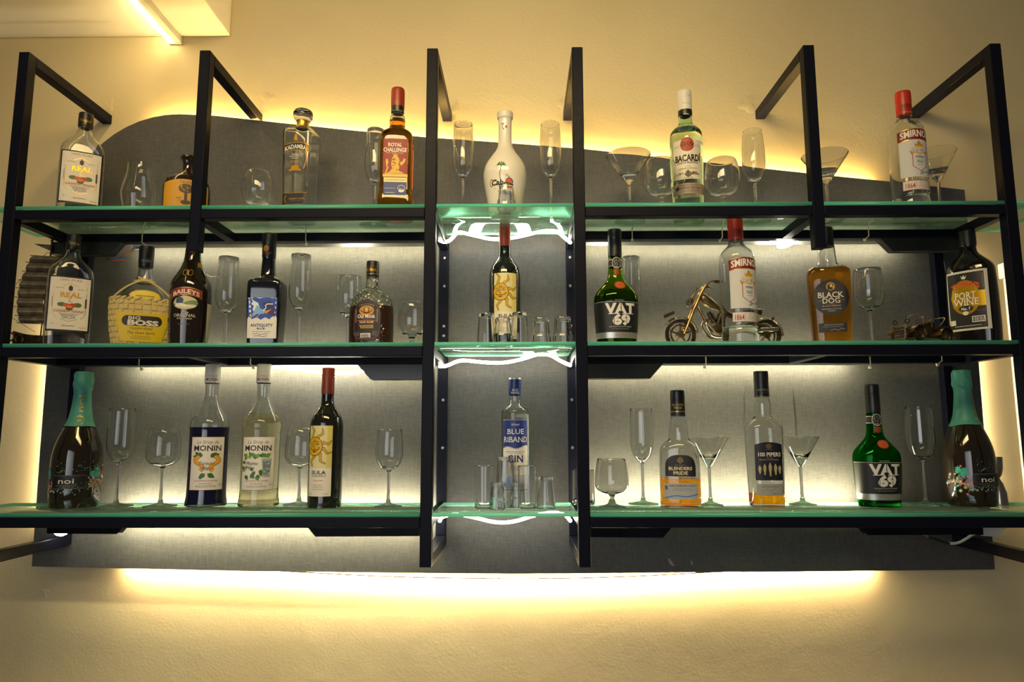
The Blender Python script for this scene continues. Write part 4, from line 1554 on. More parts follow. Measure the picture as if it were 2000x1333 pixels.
place_copy(bt, 0, 1890, 880, 0.145, 0.80, 'sparkling wine with a teal foil neck at the right end, bottom shelf')


# --- cocktail syrups
def syrup(label, xc, rot, liq, level, deco):
    bt = Bottle('syrup_bottle', label, 'bottle', 0, 407, 0.15, 890,
                [(710, 13), (711, 13.8), (738, 14), (745, 14.4), (746, 12.5), (770, 11.5), (785, 15), (800, 23), (812, 31), (822, 36), (832, 37), (840, 35.5), (965, 35.5), (972, 36.5), (980, 38), (990, 38), (1000, 37)],
                rot, 'bottles of cocktail syrup')
    bt.glass_body(M_CLEAR, 746, level, liq)
    bt.opaque('cap', mat('white_syrup_cap', (0.76, 0.72, 0.62), 0.45), 709, 746, 0.0005)
    d = bt.decal('cap_print')
    d.rect(-43, 43, 722, 724, 'b03a24').rect(-43, 43, 743, 744.6, 'b03a24').text('Le Sirop de', 0, 731, 4, '9a5a4a', width=20, shear=.3).text('MONIN', 0, 738, 6, '8a2a20', width=25, serif=1, bold=.02).done()
    d = bt.decal()
    d.rect(-33, 33, 852, 958, '9a5a3a').rect(-32.3, 32.3, 852.7, 957.3, 'e9e2d4')
    d.text('Le Sirop de', 0, 862, 7.5, '6a4a4a', width=40, shear=.3).text('MONIN', 0, 874, 11, '2a1c1c', width=54, serif=1.2, bold=.02)
    deco(d)
    d.text('la tradition de qualite', 0, 938.5, 3.6, 'c87a7a', width=42, shear=.3).text('Sirop Pur Sucre', 0, 944.5, 2.4, '4a4440', width=22).small(0, 949, 40, 2, '8a8278', .7, 2.4).text('1L', 26, 947, 3.6, '5a5450')
    d.done()
    bt.root.location = (at(xc, 890, 0.15).x, 0.15, Z[0])
    bt.root.scale.z = 0.987             # the caps just clear the bearer above
    bt.root.rotation_euler = (0, 0, rot+facing(bt.root.location))
    return bt


def leaf(d, x, y, a, l, col, wd=.32):
    c, s_ = math.cos(a), math.sin(a)
    P_ = [(0, 0), (.3, wd), (.6, wd*.8), (1, 0), (.6, -wd*.8), (.3, -wd)]
    d.poly([(x+l*(p*c-q_*s_), y-l*(p*s_+q_*c)) for p, q_ in P_], col)


def deco_orange(d):
    for (x, y, a, l) in ((-14, 891, 2.3, 13), (-10, 893, 1.9, 12), (-16, 893, 2.9, 12), (6, 893, .75, 15), (12, 890, .3, 12), (-2, 925, 3.8, 15), (2, 925, -.6, 16), (-6, 927, 4.2, 11)):
        leaf(d, x, y, a, l, '3c6a2c')
    for sx in (-1, 1):
        pts = [(sx*(14+9*math.sin(i_*.42)*(1-i_*.02)), 891+i_*2.0) for i_ in range(15)]
        d.line(pts, 8, 'd8881c').line([(x-sx*1.2, y) for x, y in pts], 3.6, 'e8b43c')
    d.text('Curacao', 0, 904, 7, '4a4438', width=28, shear=.3).text('Bleu', 0, 914, 7.5, '4a4438', width=17, shear=.3)


def deco_mint(d):
    for _ in range(26):
        x, y = random.choice(((random.uniform(-30, -22), random.uniform(888, 928)), (random.uniform(-26, 4), random.uniform(883, 892)), (random.uniform(-12, 14), random.uniform(920, 930))))
        leaf(d, x, y, random.uniform(0, 6.28), random.uniform(7, 11), random.choice(('3c6a2c', '5a8a34', '7aa03c')), .36)
    leaf(d, 14, 892, .6, 13, '6a9a3c')
    leaf(d, 16, 892, 2.4, 12, '5a8a34')
    d.poly([(8, 895), (26, 895), (23, 931), (11, 931)], 'a8b4aa').poly([(9.5, 900), (24.5, 900), (22, 928), (12, 928)], '7a8a84').flecks([(random.uniform(12, 22), random.uniform(902, 926)) for _ in range(12)], 2, ['c8d0c8', '5a6a64'])
    d.text('Mojito', -10, 904, 7, '6a6a60', width=22, shear=.3).text('Mint', -12, 913, 7, '6a6a60', width=16, shear=.3)


syrup('blue curacao syrup bottle with orange-peel label', 407, -0.06, mat('blue_syrup', (0.004, 0.006, 0.05), 0.08, spec=0.5), 833, deco_orange)
syrup('pale mojito mint syrup bottle with green-leaf label', 509, -0.16, glass('pale_yellow_syrup', (0.99, 0.965, 0.80), 1.04), 806, deco_mint)

# --- gin
bt = Bottle('gin_bottle', 'clear gin bottle with blue and white label behind the upturned glasses', 'bottle', 0, 1006, 0.163, 880,
            [(739, 11.4), (740.5, 12.3), (771, 12), (773, 11), (786, 10.6), (791, 14), (797, 22), (803, 26.5), (812, 27.5), (985, 27.5), (1000, 27)], 0.03)
bt.glass_body(M_CLEAR, 772, 801, glass('pale_gin', (0.97, 0.98, 0.90), 1.04))
bt.opaque('cap', mat('blue_cap', (0.012, 0.03, 0.14), 0.35), 742, 772, 0.0005)
bt.opaque('cap_top', mat('silver_cap', (0.6, 0.58, 0.5), 0.35, 0.6), 738.5, 742, 0.0003)
d = bt.decal('cap_print')
d.rect(-37, 37, 748, 749, '8a8ca0').rect(-37, 37, 753, 754, '8a8ca0').text('BLUE', 0, 762, 4.4, 'c8c8cc', width=11, bold=.03).text('RIBAND', 0, 767.5, 4.4, 'c8c8cc', width=16, bold=.03).done()
d = bt.decal()
d.rect(-27, 27, 819, 962, 'ddd9d0').strip(lambda u: 819, lambda u: 874+2.6*math.sin(u/6+1.2)-u*0.06, -27, 27, '17307c')
d.rect(-27, 27, 820, 821, 'a8a8b0').line([(u, 875+2.6*math.sin(u/6+1.2)-u*0.06) for u in range(-27, 28, 3)], 1.2, 'a8aab8')
d.text('McDowell', 0, 829.5, 4.4, 'd0d0d4', width=16, shear=.4).text('BLUE', 0, 843, 10.5, 'e8e6e0', width=34, serif=1.2).text('RIBAND', 0, 858.5, 11, 'e8e6e0', width=50, serif=1.2)
d.text('PREMIUM EXTRA DRY', 0, 883, 2.6, '5a5e78', width=40).rect(-14, 14, 886, 886.6, '5a5e78').text('GIN', 0, 896, 14, '1a2c6c', width=32, serif=1, bold=.02)
d.small(0, 912, 30, 3, '6a6e88', .9, 3).poly([(-20, 935), (-10, 930), (-2, 940), (-8, 955), (-20, 955)], '8aa4d8').small(10, 930, 22, 8, '4a5a98', 1.2, 3).rect(-27, 27, 957, 958.5, '17307c')
d.done()

# --- blended whisky with black arch label
bt = Bottle('whisky_bottle', 'one third full whisky bottle with an arched black and silver label', 'bottle', 0, 1327, 0.115, 900,
            [(764, 13), (765.5, 13.7), (781, 13.8), (783, 13.3), (813, 14), (815, 14), (830, 17), (845, 19), (856, 19.3), (860, 21, .9), (866, 30, .8, 2.5), (874, 36, .74, 3), (885, 38, .72, 3.3), (985, 38.5, .72, 3.3), (1000, 37.5, .72, 3.3)], 0.05)
bt.glass_body(M_CLEAR, 814, 934, M_AMBER, wall=0.003)
bt.opaque('cap', M_BLACKCAP, 763, 814, 0.0005)
bt.decal('cap_print').small(0, 785.5, 14, 1, '8a7a4c', 1.2).text('BLENDERS', 0, 791, 4.4, 'b89a4c', width=24).text('PRIDE', 0, 797, 4.4, 'b89a4c', width=15).rect(-40, 40, 803, 805.5, 'b8964c', True).rect(-40, 40, 811, 814, '1a3a6a').done()
d = bt.decal()
shp = lambda g: (lambda u: 888+g+(0 if abs(u) < 12 else (abs(u)-12)**2*0.035 if abs(u) < 22 else 3.5+(abs(u)-22)**2*0.25)+u*u*.006)
d.strip(shp(0), lambda u: 932, -29, 29, 'a8885c', nu=24, gold=True).strip(shp(1.2), lambda u: 931.2, -28, 28, '15161c', nu=24)
d.ell(0, 900, 6, 5, '8a7a44', True).poly([(-4, 896), (0, 892), (4, 896), (5, 903), (0, 907), (-5, 903)], '6a5c30').text('SEAGRAM\'S', 0, 909, 2.2, '8a7a5c', width=20)
d.text('BLENDERS', 0, 915.5, 6.4, 'd8c48c', width=44, bold=.03).text('PRIDE', 0, 924.5, 6.8, 'd8c48c', width=27, bold=.03)
d.done()
d = bt.decal('lower_label')
d.rect(-32, 32, 945, 976, 'a8a9a8').text('RARE PREMIUM WHISKY', 3, 949.5, 3.4, '4a4438', width=50, bold=.02).small(3, 954, 46, 3, '7a7468', .8).text('B', -27, 953, 8, '3a3a3a', bold=.03)
d.line([(u, 970+1.5*math.sin(u/7)-u*.07) for u in range(-32, 33, 4)], 1.8, '1f6ab0')
d.done()

# --- tapered scotch
bt = Bottle('scotch_bottle', 'nearly empty tapered scotch bottle with a navy label between martini glasses', 'bottle', 0, 1493, 0.137, 880,
            [(727, 13), (728.5, 13.7), (744, 13.8), (746, 13.3), (775, 14), (777, 14), (790, 16.4), (800, 16), (812, 15.2), (817, 18), (824, 28, .88, 2.5), (832, 34, .84, 3), (840, 35, .84, 3.2), (985, 31.5, .84, 3.2), (1000, 30.5, .84, 3.2)], 0.28)
bt.glass_body(M_CLEAR, 776, 963, glass('yellow_whisky', (0.95, 0.66, 0.06), 1.04), wall=0.003)
bt.opaque('cap', M_BLACKCAP, 726, 776, 0.0005)
bt.decal('cap_print').rect(-40, 40, 746, 747, 'b8964c', True).text('100 PIPERS', 0, 762, 5, 'a89a6c', width=24).rect(-40, 40, 773, 774, 'b8964c', True).small(0, 768, 18, 1, '7a7050', .8).done()
d = bt.decal()
d.strip(lambda u: 864+0.008*u*u, lambda u: 939, -26, 26, '10131f')
d.ell(0, 872, 6, 5, '8a7a4c', True).text('SEAGRAM\'S', 0, 878.5, 1.8, '8a7a5c', width=12).text('100 PIPERS', 1, 888, 8, 'dfd8c6', width=42, bold=.02).text('DELUXE', 0, 894.5, 1.8, '9a9484', width=12).text('BLENDED SCOTCH WHISKY', 0, 898.5, 2.4, 'b0a890', width=36)
for i_, x in enumerate((-18, -9, 1, 11, 19)):
    h_ = (9, 12, 15, 12, 9)[i_]
    d.poly([(x-3, 918-h_*.4), (x-1.6, 918-h_*.7), (x, 918-h_), (x+1.6, 918-h_*.7), (x+3, 918-h_*.4), (x+2.4, 919), (x+1, 919+h_*.8), (x-1, 919+h_*.8), (x-2.4, 919)], 'b8a878')
    d.flecks([(x, 914), (x+1, 920), (x-1, 924)], 1.1, ['10131f'])
d.rect(8, 24, 940, 946, 'd8d4c8')
d.done()
d = bt.decal('lower_label')
d.rect(-25, 25, 946, 969, '9c9a90').small(0, 950, 40, 2, '5a5448', .8).line([(-14, 960), (-6, 955), (0, 961), (8, 955), (14, 959)], .9, 'a05a30').small(10, 965, 14, 1, '5a4434', 1.0)
d.done()


# ------------------------------------------------------------------ drinking glasses
def glassware(name, label, k, xc, Y, rim, bowl_max, bowl_y, foot_hw, group, cat='glass', shape='round', stem=2.6, power=1.0, foot_y=None):
    """rim=(hw, y), bowl_max=(hw, y), bowl_y = where the bowl meets the stem; measured half widths in px."""
    p = at(xc, (rim[1]+bowl_y)/2, Y)
    s_ = depth(p)/F
    vz = lambda y: at(xc, y, Y).z-Z[k]
    zr, zm, zb = vz(rim[1]), vz(bowl_max[1]), vz(bowl_y)
    R0, Rm, rs, rf = rim[0]*s_, bowl_max[0]*s_, stem*s_, foot_hw*s_
    root = thing(name, label, cat, (p.x, Y, Z[k]), 0, group)
    # foot
    hf = 0.006
    foot = [(0, 0), (rf*.98, 0), (rf, .0007), (rf*.97, .0016), (rf*.6, .0035), (rs*2.2, .0075), (rs*1.35, .016)]
    q = MB()
    q.lathe(foot, 40)
    q.build('foot', M_DRINK, root, sharp=60)
    # stem
    q = MB()
    zs0, zs1 = .016, max(zb-.006, .018)
    q.lathe([(rs*1.35, zs0), (rs*1.05, zs0+(zs1-zs0)*.25), (rs, zs0+(zs1-zs0)*.6), (rs*1.2, zs1)], 20)
    q.build('stem', M_DRINK, root, sharp=60)
    # bowl
    out = [(rs*1.2, zs1)]
    N_ = 14
    if shape == 'cone':
        out += [(rs*2.2, zb), (rs*3.4, zb+.004)]
        for i in range(1, 5):
            f = i/4
            out.append((rs*3.4+(R0-rs*3.4)*f, zb+.004+(zr-zb-.004)*f))
    else:
        for i in range(1, N_+1):
            t_ = PI/2*i/N_
            out.append((rs*1.2+(Rm-rs*1.2)*math.sin(t_)**power, zb+(zm-zb)*(1-math.cos(t_))))
        if zr > zm+.002:
            for i in range(1, 9):
                f = i/8
                out.append((Rm+(R0-Rm)*(1-math.cos(f*PI/2)), zm+(zr-zm)*math.sin(f*PI/2) if R0 < Rm*.8 else zm+(zr-zm)*f))
    th = 0.0011
    inn = []
    for i in range(len(out)-1, 0, -1):
        r, z = out[i]
        if z < zb+.006:
            break
        inn.append((max(r-th*(1 if z > zb+.02 else 1.5), .0006), z))
    inn.append((0, inn[-1][1]-.0015))
    rimtop = [(out[-1][0]-th*.3, out[-1][1]+.0005), (out[-1][0]-th*.8, out[-1][1]+.0005)]
    q = MB()
    q.lathe(out+rimtop+inn, 48)
    q.build('bowl', M_DRINK, root, sharp=60)
    return root


def tumbler(name, label, k, xc, Y, ytop, top_hw, bot_hw, group, upturned=True, thick=.008, seg=40, waist=None):
    p = at(xc, ytop, Y)
    s_ = depth(p)/F
    h = p.z-Z[k]
    a, c = top_hw*s_, bot_hw*s_
    th = .0022
    root = thing(name, label, 'glass', (p.x, Y, Z[k]), 0.1, group)
    if upturned:
        mid = [(c, 0), (c, .001)]
        if waist:
            mid += [(c*.985, h*waist*.8), (c*.9, h*waist), (c*.88, h*waist*1.06)]
        o_ = mid+[(a*1.02, h-.004), (a*.97, h-.001), (a*.9, h), (0, h)]
        inn = [(0, h-thick), (a-th*1.4, h-thick), (a-th, h-thick-.004), (c-th, .001), (c-th*.5, 0)]
        wall, base = inn+mid+[(a*1.02, h-thick)], [(a*1.02, h-thick)]+o_[len(mid):]
    else:
        inn = [(a-th*.4, h), (a-th, h-.001), (c-th, thick+.003), (c-th*2, thick), (0, thick)]
        wall = [(c, thick), (a, h-.0006)]+inn
        base = [(0, 0), (c*.93, 0), (c, .002), (c, thick)]
    q = MB()
    q.lathe(wall, seg)
    q.build('wall', M_DRINK, root, sharp=24)
    q = MB()
    q.lathe(base, seg)
    q.build('base', M_DRINK, root, sharp=24)
    return root


GF, GW, GB, GM, GT_ = 'champagne flutes on the shelves', 'wine glasses on the shelves', 'balloon glasses on the shelves', 'martini glasses on the shelves', 'small upturned tumblers'


def flute(k, xc, Y, yr, ym, yb, hr, hm, fh, label):
    glassware('champagne_flute', label, k, xc, Y, (hr, yr), (hm, ym), yb, fh, GF, power=1.12)


def wine(k, xc, Y, yr, ym, yb, hr, hm, fh, label, power=.85):
    glassware('wine_glass', label, k, xc, Y, (hr, yr), (hm, ym), yb, fh, GW, power=power)


def balloon(k, xc, Y, yr, ym, yb, hr, hm, fh, label):
    glassware('balloon_glass', label, k, xc, Y, (hr, yr), (hm, ym), yb, fh, GB, stem=4, power=.9)


def martini(k, xc, Y, yr, yb, hr, fh, label):
    glassware('martini_glass', label, k, xc, Y, (hr, yr), (hr, yr), yb, fh, GM, shape='cone')


# top shelf
p = at(272, 360, .12)
s_ = depth(p)/F
vz = lambda y: at(272, y, .12).z-Z[2]
t = thing('tulip_glass', 'tulip-shaped whisky glass beside the yellow tree-label flask', 'glass', (p.x, .12, Z[2]))
o_ = smooth([(22*s_, .0), (23*s_, .004), (29*s_, vz(402)), (32.5*s_, vz(384)), (31*s_, vz(368)), (25*s_, vz(348)), (22.5*s_, vz(334)), (22.8*s_, vz(323))], 2)
q = MB()
q.lathe([(0, 0), (20*s_, 0), (22*s_, .0005), (22.4*s_, .002)], 40)
q.build('base', M_DRINK, t)
q = MB()
q.lathe([(22.4*s_, .002)]+[p_ for p_ in o_ if p_[1] > .003]+[(r-.0013, z) for r, z in reversed(o_) if z > .012]+[(0, .011)], 48)
q.build('bowl', M_DRINK, t)
balloon(2, 504.5, .12, 337, 374, 401, 20, 31.5, 25, 'balloon glass between the tree-label flask and the square decanter')
flute(2, 733, .15, 255, 322, 356, 17, 20, 27, 'champagne flute half hidden behind the red lion whisky')
flute(2, 904.5, .135, 243, 312, 346, 18, 21.3, 27, 'champagne flute left of the white palm-tree bottle')
flute(2, 1074.8, .135, 243, 312, 346, 18.5, 21.5, 27, 'champagne flute right of the white palm-tree bottle')
martini(2, 1228, .13, 304, 358, 43, 30, 'martini glass beside the right centre post, top shelf')
balloon(2, 1291, .08, 314, 358, 381, 24, 32.6, 26, 'balloon glass left of the white rum bottle')
balloon(2, 1410.6, .08, 314, 358, 381, 25, 33.5, 26, 'balloon glass right of the white rum bottle')
flute(2, 1471.5, .135, 257, 318, 356, 18, 22, 27, 'champagne flute near the right short post, top shelf')
martini(2, 1612, .13, 304, 357, 43, 30, 'martini glass behind the right short post, top shelf')
martini(2, 1830, .16, 298, 352, 36, 27, 'martini glass right of the vodka bottle, top shelf')
tumbler('shot_glass', 'small upturned glass before the white palm-tree bottle', 2, 989, .03, 360, 14, 18, GT_, seg=12, waist=.4)
# middle shelf
flute(1, 444.6, .13, 504, 580, 611, 18.6, 21.5, 27, 'champagne flute left of the square heron-label bottle')
flute(1, 586.5, .13, 499, 570, 605, 18.6, 21, 27, 'champagne flute right of the square heron-label bottle')
wine(1, 681, .172, 541, 580, 618, 23, 25, 27, 'wine glass half hidden behind the dark rum bottle')
balloon(1, 805, .11, 592, 632, 658, 22, 28, 24, 'balloon glass right of the dark rum, cut off by the post')
flute(1, 1233, .172, 503, 570, 607, 17, 19, 26, 'champagne flute behind the olive whisky bottle')
wine(1, 1696, .12, 527, 572, 605, 24, 27, 22, 'wine glass between amber scotch and the model car')
for x_, yt_, a_, c_, Y_, wst, lb in ((950, 613, 14.5, 18.5, .07, None, 'upturned tumbler leftmost of five before the sun-label wine'), (982, 622, 15.5, 20.5, .045, .4, 'faceted upturned tumbler second from left before the sun-label wine'),
                                     (1014.5, 611, 14.5, 18.5, .07, None, 'tallest upturned tumbler right before the sun-label wine'), (1056.5, 622, 15, 20, .08, .4, 'faceted upturned tumbler second from right, middle centre bay'),
                                     (1099, 620, 15.5, 20, .08, .4, 'faceted upturned tumbler rightmost of five, middle centre bay')):
    tumbler('tumbler', lb, 1, x_, Y_, yt_, a_, c_, GT_, seg=12 if wst else 36, waist=wst)
# bottom shelf
flute(0, 236, .13, 799, 862, 904, 23, 24.5, 31, 'champagne flute right of the left sparkling wine')
wine(0, 320, .13, 837, 888, 911, 22.5, 31.5, 31, 'wide wine glass left of the blue syrup')
wine(0, 587.7, .165, 837, 888, 911, 22, 30, 30, 'wine glass between the mint syrup and red-capped wine')
wine(0, 760.5, .12, 840, 885, 918, 23.5, 26.5, 27, 'small wine glass alone left of the centre post, bottom shelf')
balloon(0, 1194.5, .11, 897, 945, 966, 27, 33, 26.5, 'balloon glass right of the centre post, bottom shelf')
flute(0, 1253, .17, 799, 860, 902, 21, 23, 30, 'champagne flute left of the arched-label whisky')
martini(0, 1384, .15, 855, 909, 40, 24, 'martini glass right of the arched-label whisky')
martini(0, 1562, .158, 854, 908, 37, 26, 'martini glass right of the tapered scotch')
flute(0, 1797, .15, 795, 860, 897, 23, 25.5, 29, 'champagne flute between green whisky and the right sparkling wine')
for x_, yt_, a_, c_, Y_, upt, wst, lb in ((945, 910, 18.5, 17.5, .075, False, None, 'tall straight shot glass left in the bottom centre cluster'), (1029.5, 910, 18.5, 17.5, .075, False, None, 'tall straight shot glass right of centre in the bottom centre cluster'),
                                          (988, 893, 16, 21, .118, True, .5, 'tallest upturned tumbler before the gin bottle'), (971, 942, 12.5, 16, .062, True, .4, 'short upturned tumbler before the tall straight left glass'),
                                          (1010, 942, 12.5, 16, .11, True, .4, 'short upturned tumbler hidden among the gin glasses'), (1066, 931, 14, 19, .085, True, None, 'upturned tumbler alone at the right of the gin cluster'),
                                          (1139, 918, 21, 22, .17, False, None, 'tumbler behind the right centre post, bottom shelf')):
    tumbler('tumbler', lb, 0, x_, Y_, yt_, a_, c_, GT_, upt, seg=12 if wst else 36, waist=wst)
# jigger
p = at(1948, 940, .16)
s_ = depth(p)/F
h_ = at(1948, 893, .16).z-Z[0]
t = thing('jigger', 'steel hourglass jigger beside the right sparkling wine', 'jigger', (p.x, .16, Z[0]))
M_JIG = mat('brushed_steel', (0.42, 0.38, 0.33), 0.25, 0.95)
q = MB()
q.lathe([(15*s_, 0), (15*s_, .001), (14*s_, h_*.25), (9*s_, h_*.44), (4*s_, h_*.55)]+[(3*s_, h_*.55), (12*s_, h_*.3), (14.3*s_, .001), (15*s_, 0)], 32)
q.build('large_cup', M_JIG, t)
q = MB()
q.lathe([(4*s_, h_*.55), (8*s_, h_*.62), (11*s_, h_*.75), (12*s_, h_), (11.5*s_, h_), (10*s_, h_*.75), (0, h_*.62)], 32)
q.build('small_cup', M_JIG, t)


# ------------------------------------------------------------------ scrap-metal models
def bronze(name, a, b_, rough=0.32):
    m = mat(name, a, rough, 0.9)
    nt, bs, tc = tex_nodes(m)
    n = nt.nodes.new('ShaderNodeTexNoise')
    n.inputs['Scale'].default_value = 60
    n.inputs['Detail'].default_value = 4
    cr = nt.nodes.new('ShaderNodeValToRGB')
    cr.color_ramp.elements[0].position = 0.35
    cr.color_ramp.elements[0].color = (*b_, 1)
    cr.color_ramp.elements[1].position = 0.65
    cr.color_ramp.elements[1].color = (*a, 1)
    nt.links.new(tc.outputs['Object'], n.inputs['Vector'])
    nt.links.new(n.outputs['Fac'], cr.inputs[0])
    nt.links.new(cr.outputs[0], bs.inputs['Base Color'])
    return m


M_BRONZE = bronze('antique_bronze', (0.30, 0.205, 0.10), (0.11, 0.07, 0.03))
M_DKBRONZE = bronze('dark_bronze', (0.11, 0.072, 0.038), (0.04, 0.026, 0.016), 0.4)
M_STEELM = bronze('polished_model_steel', (0.42, 0.35, 0.25), (0.22, 0.165, 0.10), 0.25)

# motorcycle
XC, YM = 1405, 0.155
pm = at(XC, 620, YM)
sM = depth(pm)/F
t = thing('model_motorcycle', 'bronze scrap-metal model motorcycle behind the vodka bottle', 'model', (pm.x, YM, Z[1]), 0.06)


def mc(X, Y, dy=0.0):
    x, y = 1110+X/3.702, 400+Y/3.702
    return Vector(((x-XC)*sM, dy, max(at(XC, y, YM).z-Z[1], 0.0)))


def chain_wheel(parent, cx, R, dy, name):
    c = Vector((cx, dy, R))
    q = MB()
    n = 16
    for i in range(n):
        a = 2*PI*i/n
        p = c+Vector((math.cos(a), 0, math.sin(a)))*(R-.0042)
        tg = Vector((-math.sin(a), 0, math.cos(a)))
        rd = Vector((math.cos(a), 0, math.sin(a)))
        for sy in (-1, 1):
            q.obox(p+Vector((0, sy*.0042, 0)), tg*.0068, Vector((0, .001, 0)), rd*.0034)
        q.cyl(p-tg*.0035-Vector((0, .0062, 0)), p-tg*.0035+Vector((0, .0062, 0)), .0028, 8)
        q.cyl(p+tg*.0035-Vector((0, .0062, 0)), p+tg*.0035+Vector((0, .0062, 0)), .0028, 8)
    w_ = q.build(name, M_DKBRONZE, parent, sharp=40)
    q = MB()
    q.torus(c, R*.62, .0022, 'y', 24, 6)
    q.build('rim', M_BRONZE, w_)
    for i in range(5):
        a = 2*PI*i/5+.3
        q = MB()
        q.tube([c, c+Vector((math.cos(a), 0, math.sin(a)))*R*.72], .0022, 6)
        q.build('spoke', M_DKBRONZE, w_)
    q = MB()
    q.cyl(c-Vector((0, .009, 0)), c+Vector((0, .009, 0)), R*.26, 12)
    q.build('hub', M_BRONZE, w_)
    return w_


Rw = 30*sM
fx, rx = mc(803, 0).x, mc(1425, 0).x
chain_wheel(t, fx, Rw, 0, 'front_wheel')
chain_wheel(t, rx, Rw, 0, 'rear_wheel')
for sy in (-1, 1):
    q = MB()
    q.tube([Vector((fx+.006, sy*.0105, Rw)), mc(900, 760, sy*.0105), mc(958, 640, sy*.0105), mc(990, 590, sy*.0105)], .0032, 8)
    q.build('fork', M_BRONZE, t)
    q = MB()
    q.tube(smooth([mc(960, 630, sy*.006), mc(1000, 585, sy*.012), mc(1018, 568, sy*.024), mc(1062, 580, sy*.034)], 2), .0024, 8)
    q.build('handlebar', M_STEELM, t)
    q = MB()
    q.tube([mc(1040, 575, sy*.029), mc(1068, 581, sy*.035)], .0042, 8)
    q.build('grip', M_DKBRONZE, t)
for dy in (-.012, .0):
    q = MB()
    pts = []
    for i in range(90):
        f = i/89
        X = 860+30*math.sin(f*2.6)+60*f*f
        Y = 740-150*f+20*f*f
        p_ = mc(X-4+dy*600, Y, dy)
        a = f*2*PI*15
        pts.append(p_+Vector((math.cos(a)*.0028, math.sin(a)*.0028, 0)))
    q.tube(pts, .0008, 5)
    q.build('spring', M_STEELM, t)
q = MB()
q.cyl(mc(880, 705, -.009), mc(880, 705, .009), .0075, 14)
q.build('headlight', M_STEELM, t)
q = MB()
q.obox(mc(724, 798), Vector((.0105, 0, .0048)), Vector((0, .009, 0)), Vector((-.0012, 0, .0036)))
q.build('number_plate', M_DKBRONZE, t, bevel=.0008)
ct = mc(803, 0)
for (cx, a0, a1, nm) in ((fx, .12, 2.55, 'front_fender'), (rx, -.02, 1.75, 'rear_fender')):
    q = MB()
    vs_, fs = [], []
    n = 16
    for i in range(n+1):
        a = a0+(a1-a0)*i/n
        for j in range(5):
            yy = (j-2)*.0042
            rr = Rw*1.17-abs(j-2)**2*.0009
            for th in (0, .001):
                vs_.append((cx+(rr+th)*math.cos(a), yy, Rw+(rr+th)*math.sin(a)))
    for i in range(n):
        for j in range(4):
            k0 = i*10+j*2
            fs += [(k0+1, k0+3, k0+13, k0+11), (k0, k0+10, k0+12, k0+2)]
    q.add(vs_, fs)
    q.build(nm, M_STEELM, t)
# tank, seat, engine
q = MB()
pts = [mc(955, 672), mc(975, 680), mc(1010, 705), mc(1060, 735), mc(1110, 765), mc(1135, 785)]
q.tube(smooth([tuple(p_) for p_ in pts], 2), [.006+.008*math.sin(PI*min(1, (i+2)/18)) for i in range(len(smooth([tuple(p_) for p_ in pts], 2)))], 16)
q.build('fuel_tank', M_BRONZE, t)
q = MB()
q.cyl(mc(1012, 660), mc(1012, 690), .003, 10)
q.cyl(mc(1012, 652), mc(1012, 662), .0045, 10)
q.build('tank_cap', M_DKBRONZE, t)
q = MB()
q.tube(smooth([tuple(mc(1130, 785)), tuple(mc(1190, 815)), tuple(mc(1270, 800)), tuple(mc(1345, 770)), tuple(mc(1400, 775))], 2), .0085, 10)
q.build('seat', M_DKBRONZE, t)
for (X, Y, tl) in ((1035, 820, -.5), (1095, 825, .35)):
    c = mc(X, Y)
    dv = Vector((math.sin(tl), 0, math.cos(tl)))
    q = MB()
    for i in range(6):
        q.cyl(c+dv*(-.012+.0045*i), c+dv*(-.012+.0045*i+.0026), .0088 if i < 5 else .006, 12)
    q.cyl(c-dv*.014, c+dv*.016, .005, 10)
    q.build('cylinder_block', M_DKBRONZE, t)
q = MB()
q.cyl(mc(1075, 900, -.012), mc(1075, 900, .012), .0125, 18)
q.cyl(mc(1135, 905, -.010), mc(1135, 905, .010), .0095, 16)
q.build('crankcase', M_BRONZE, t)
for sy, off in ((-1, 0), (1, 14)):
    q = MB()
    q.tube(smooth([tuple(mc(1000-off, 835, sy*.008)), tuple(mc(975-off, 870, sy*.012)), tuple(mc(1010, 945, sy*.013)), tuple(mc(1050, 966, sy*.013)), tuple(mc(1150, 958, sy*.014)), tuple(mc(1380, 912+off, sy*.015)), tuple(mc(1495, 905+off, sy*.015))], 2), .0030, 8)
    q.build('exhaust_pipe', M_STEELM, t)
    q = MB()
    q.tube([mc(1370, 910+off, sy*.0155), mc(1500, 905+off, sy*.0155)], .0048, 10)
    q.build('muffler', M_STEELM, t)
    q = MB()
    q.tube(smooth([tuple(mc(935, 740, sy*.006)), tuple(mc(985, 850, sy*.008)), tuple(mc(1060, 935, sy*.008)), tuple(mc(1180, 930, sy*.008)), tuple(mc(1300, 850, sy*.008)), tuple(mc(1425, 880, sy*.010))], 2), .0024, 8)
    q.build('frame_tube', M_BRONZE, t)
q = MB()
q.ball(mc(1485, 822, 0), .004)
q.build('tail_light', M_DKBRONZE, t)

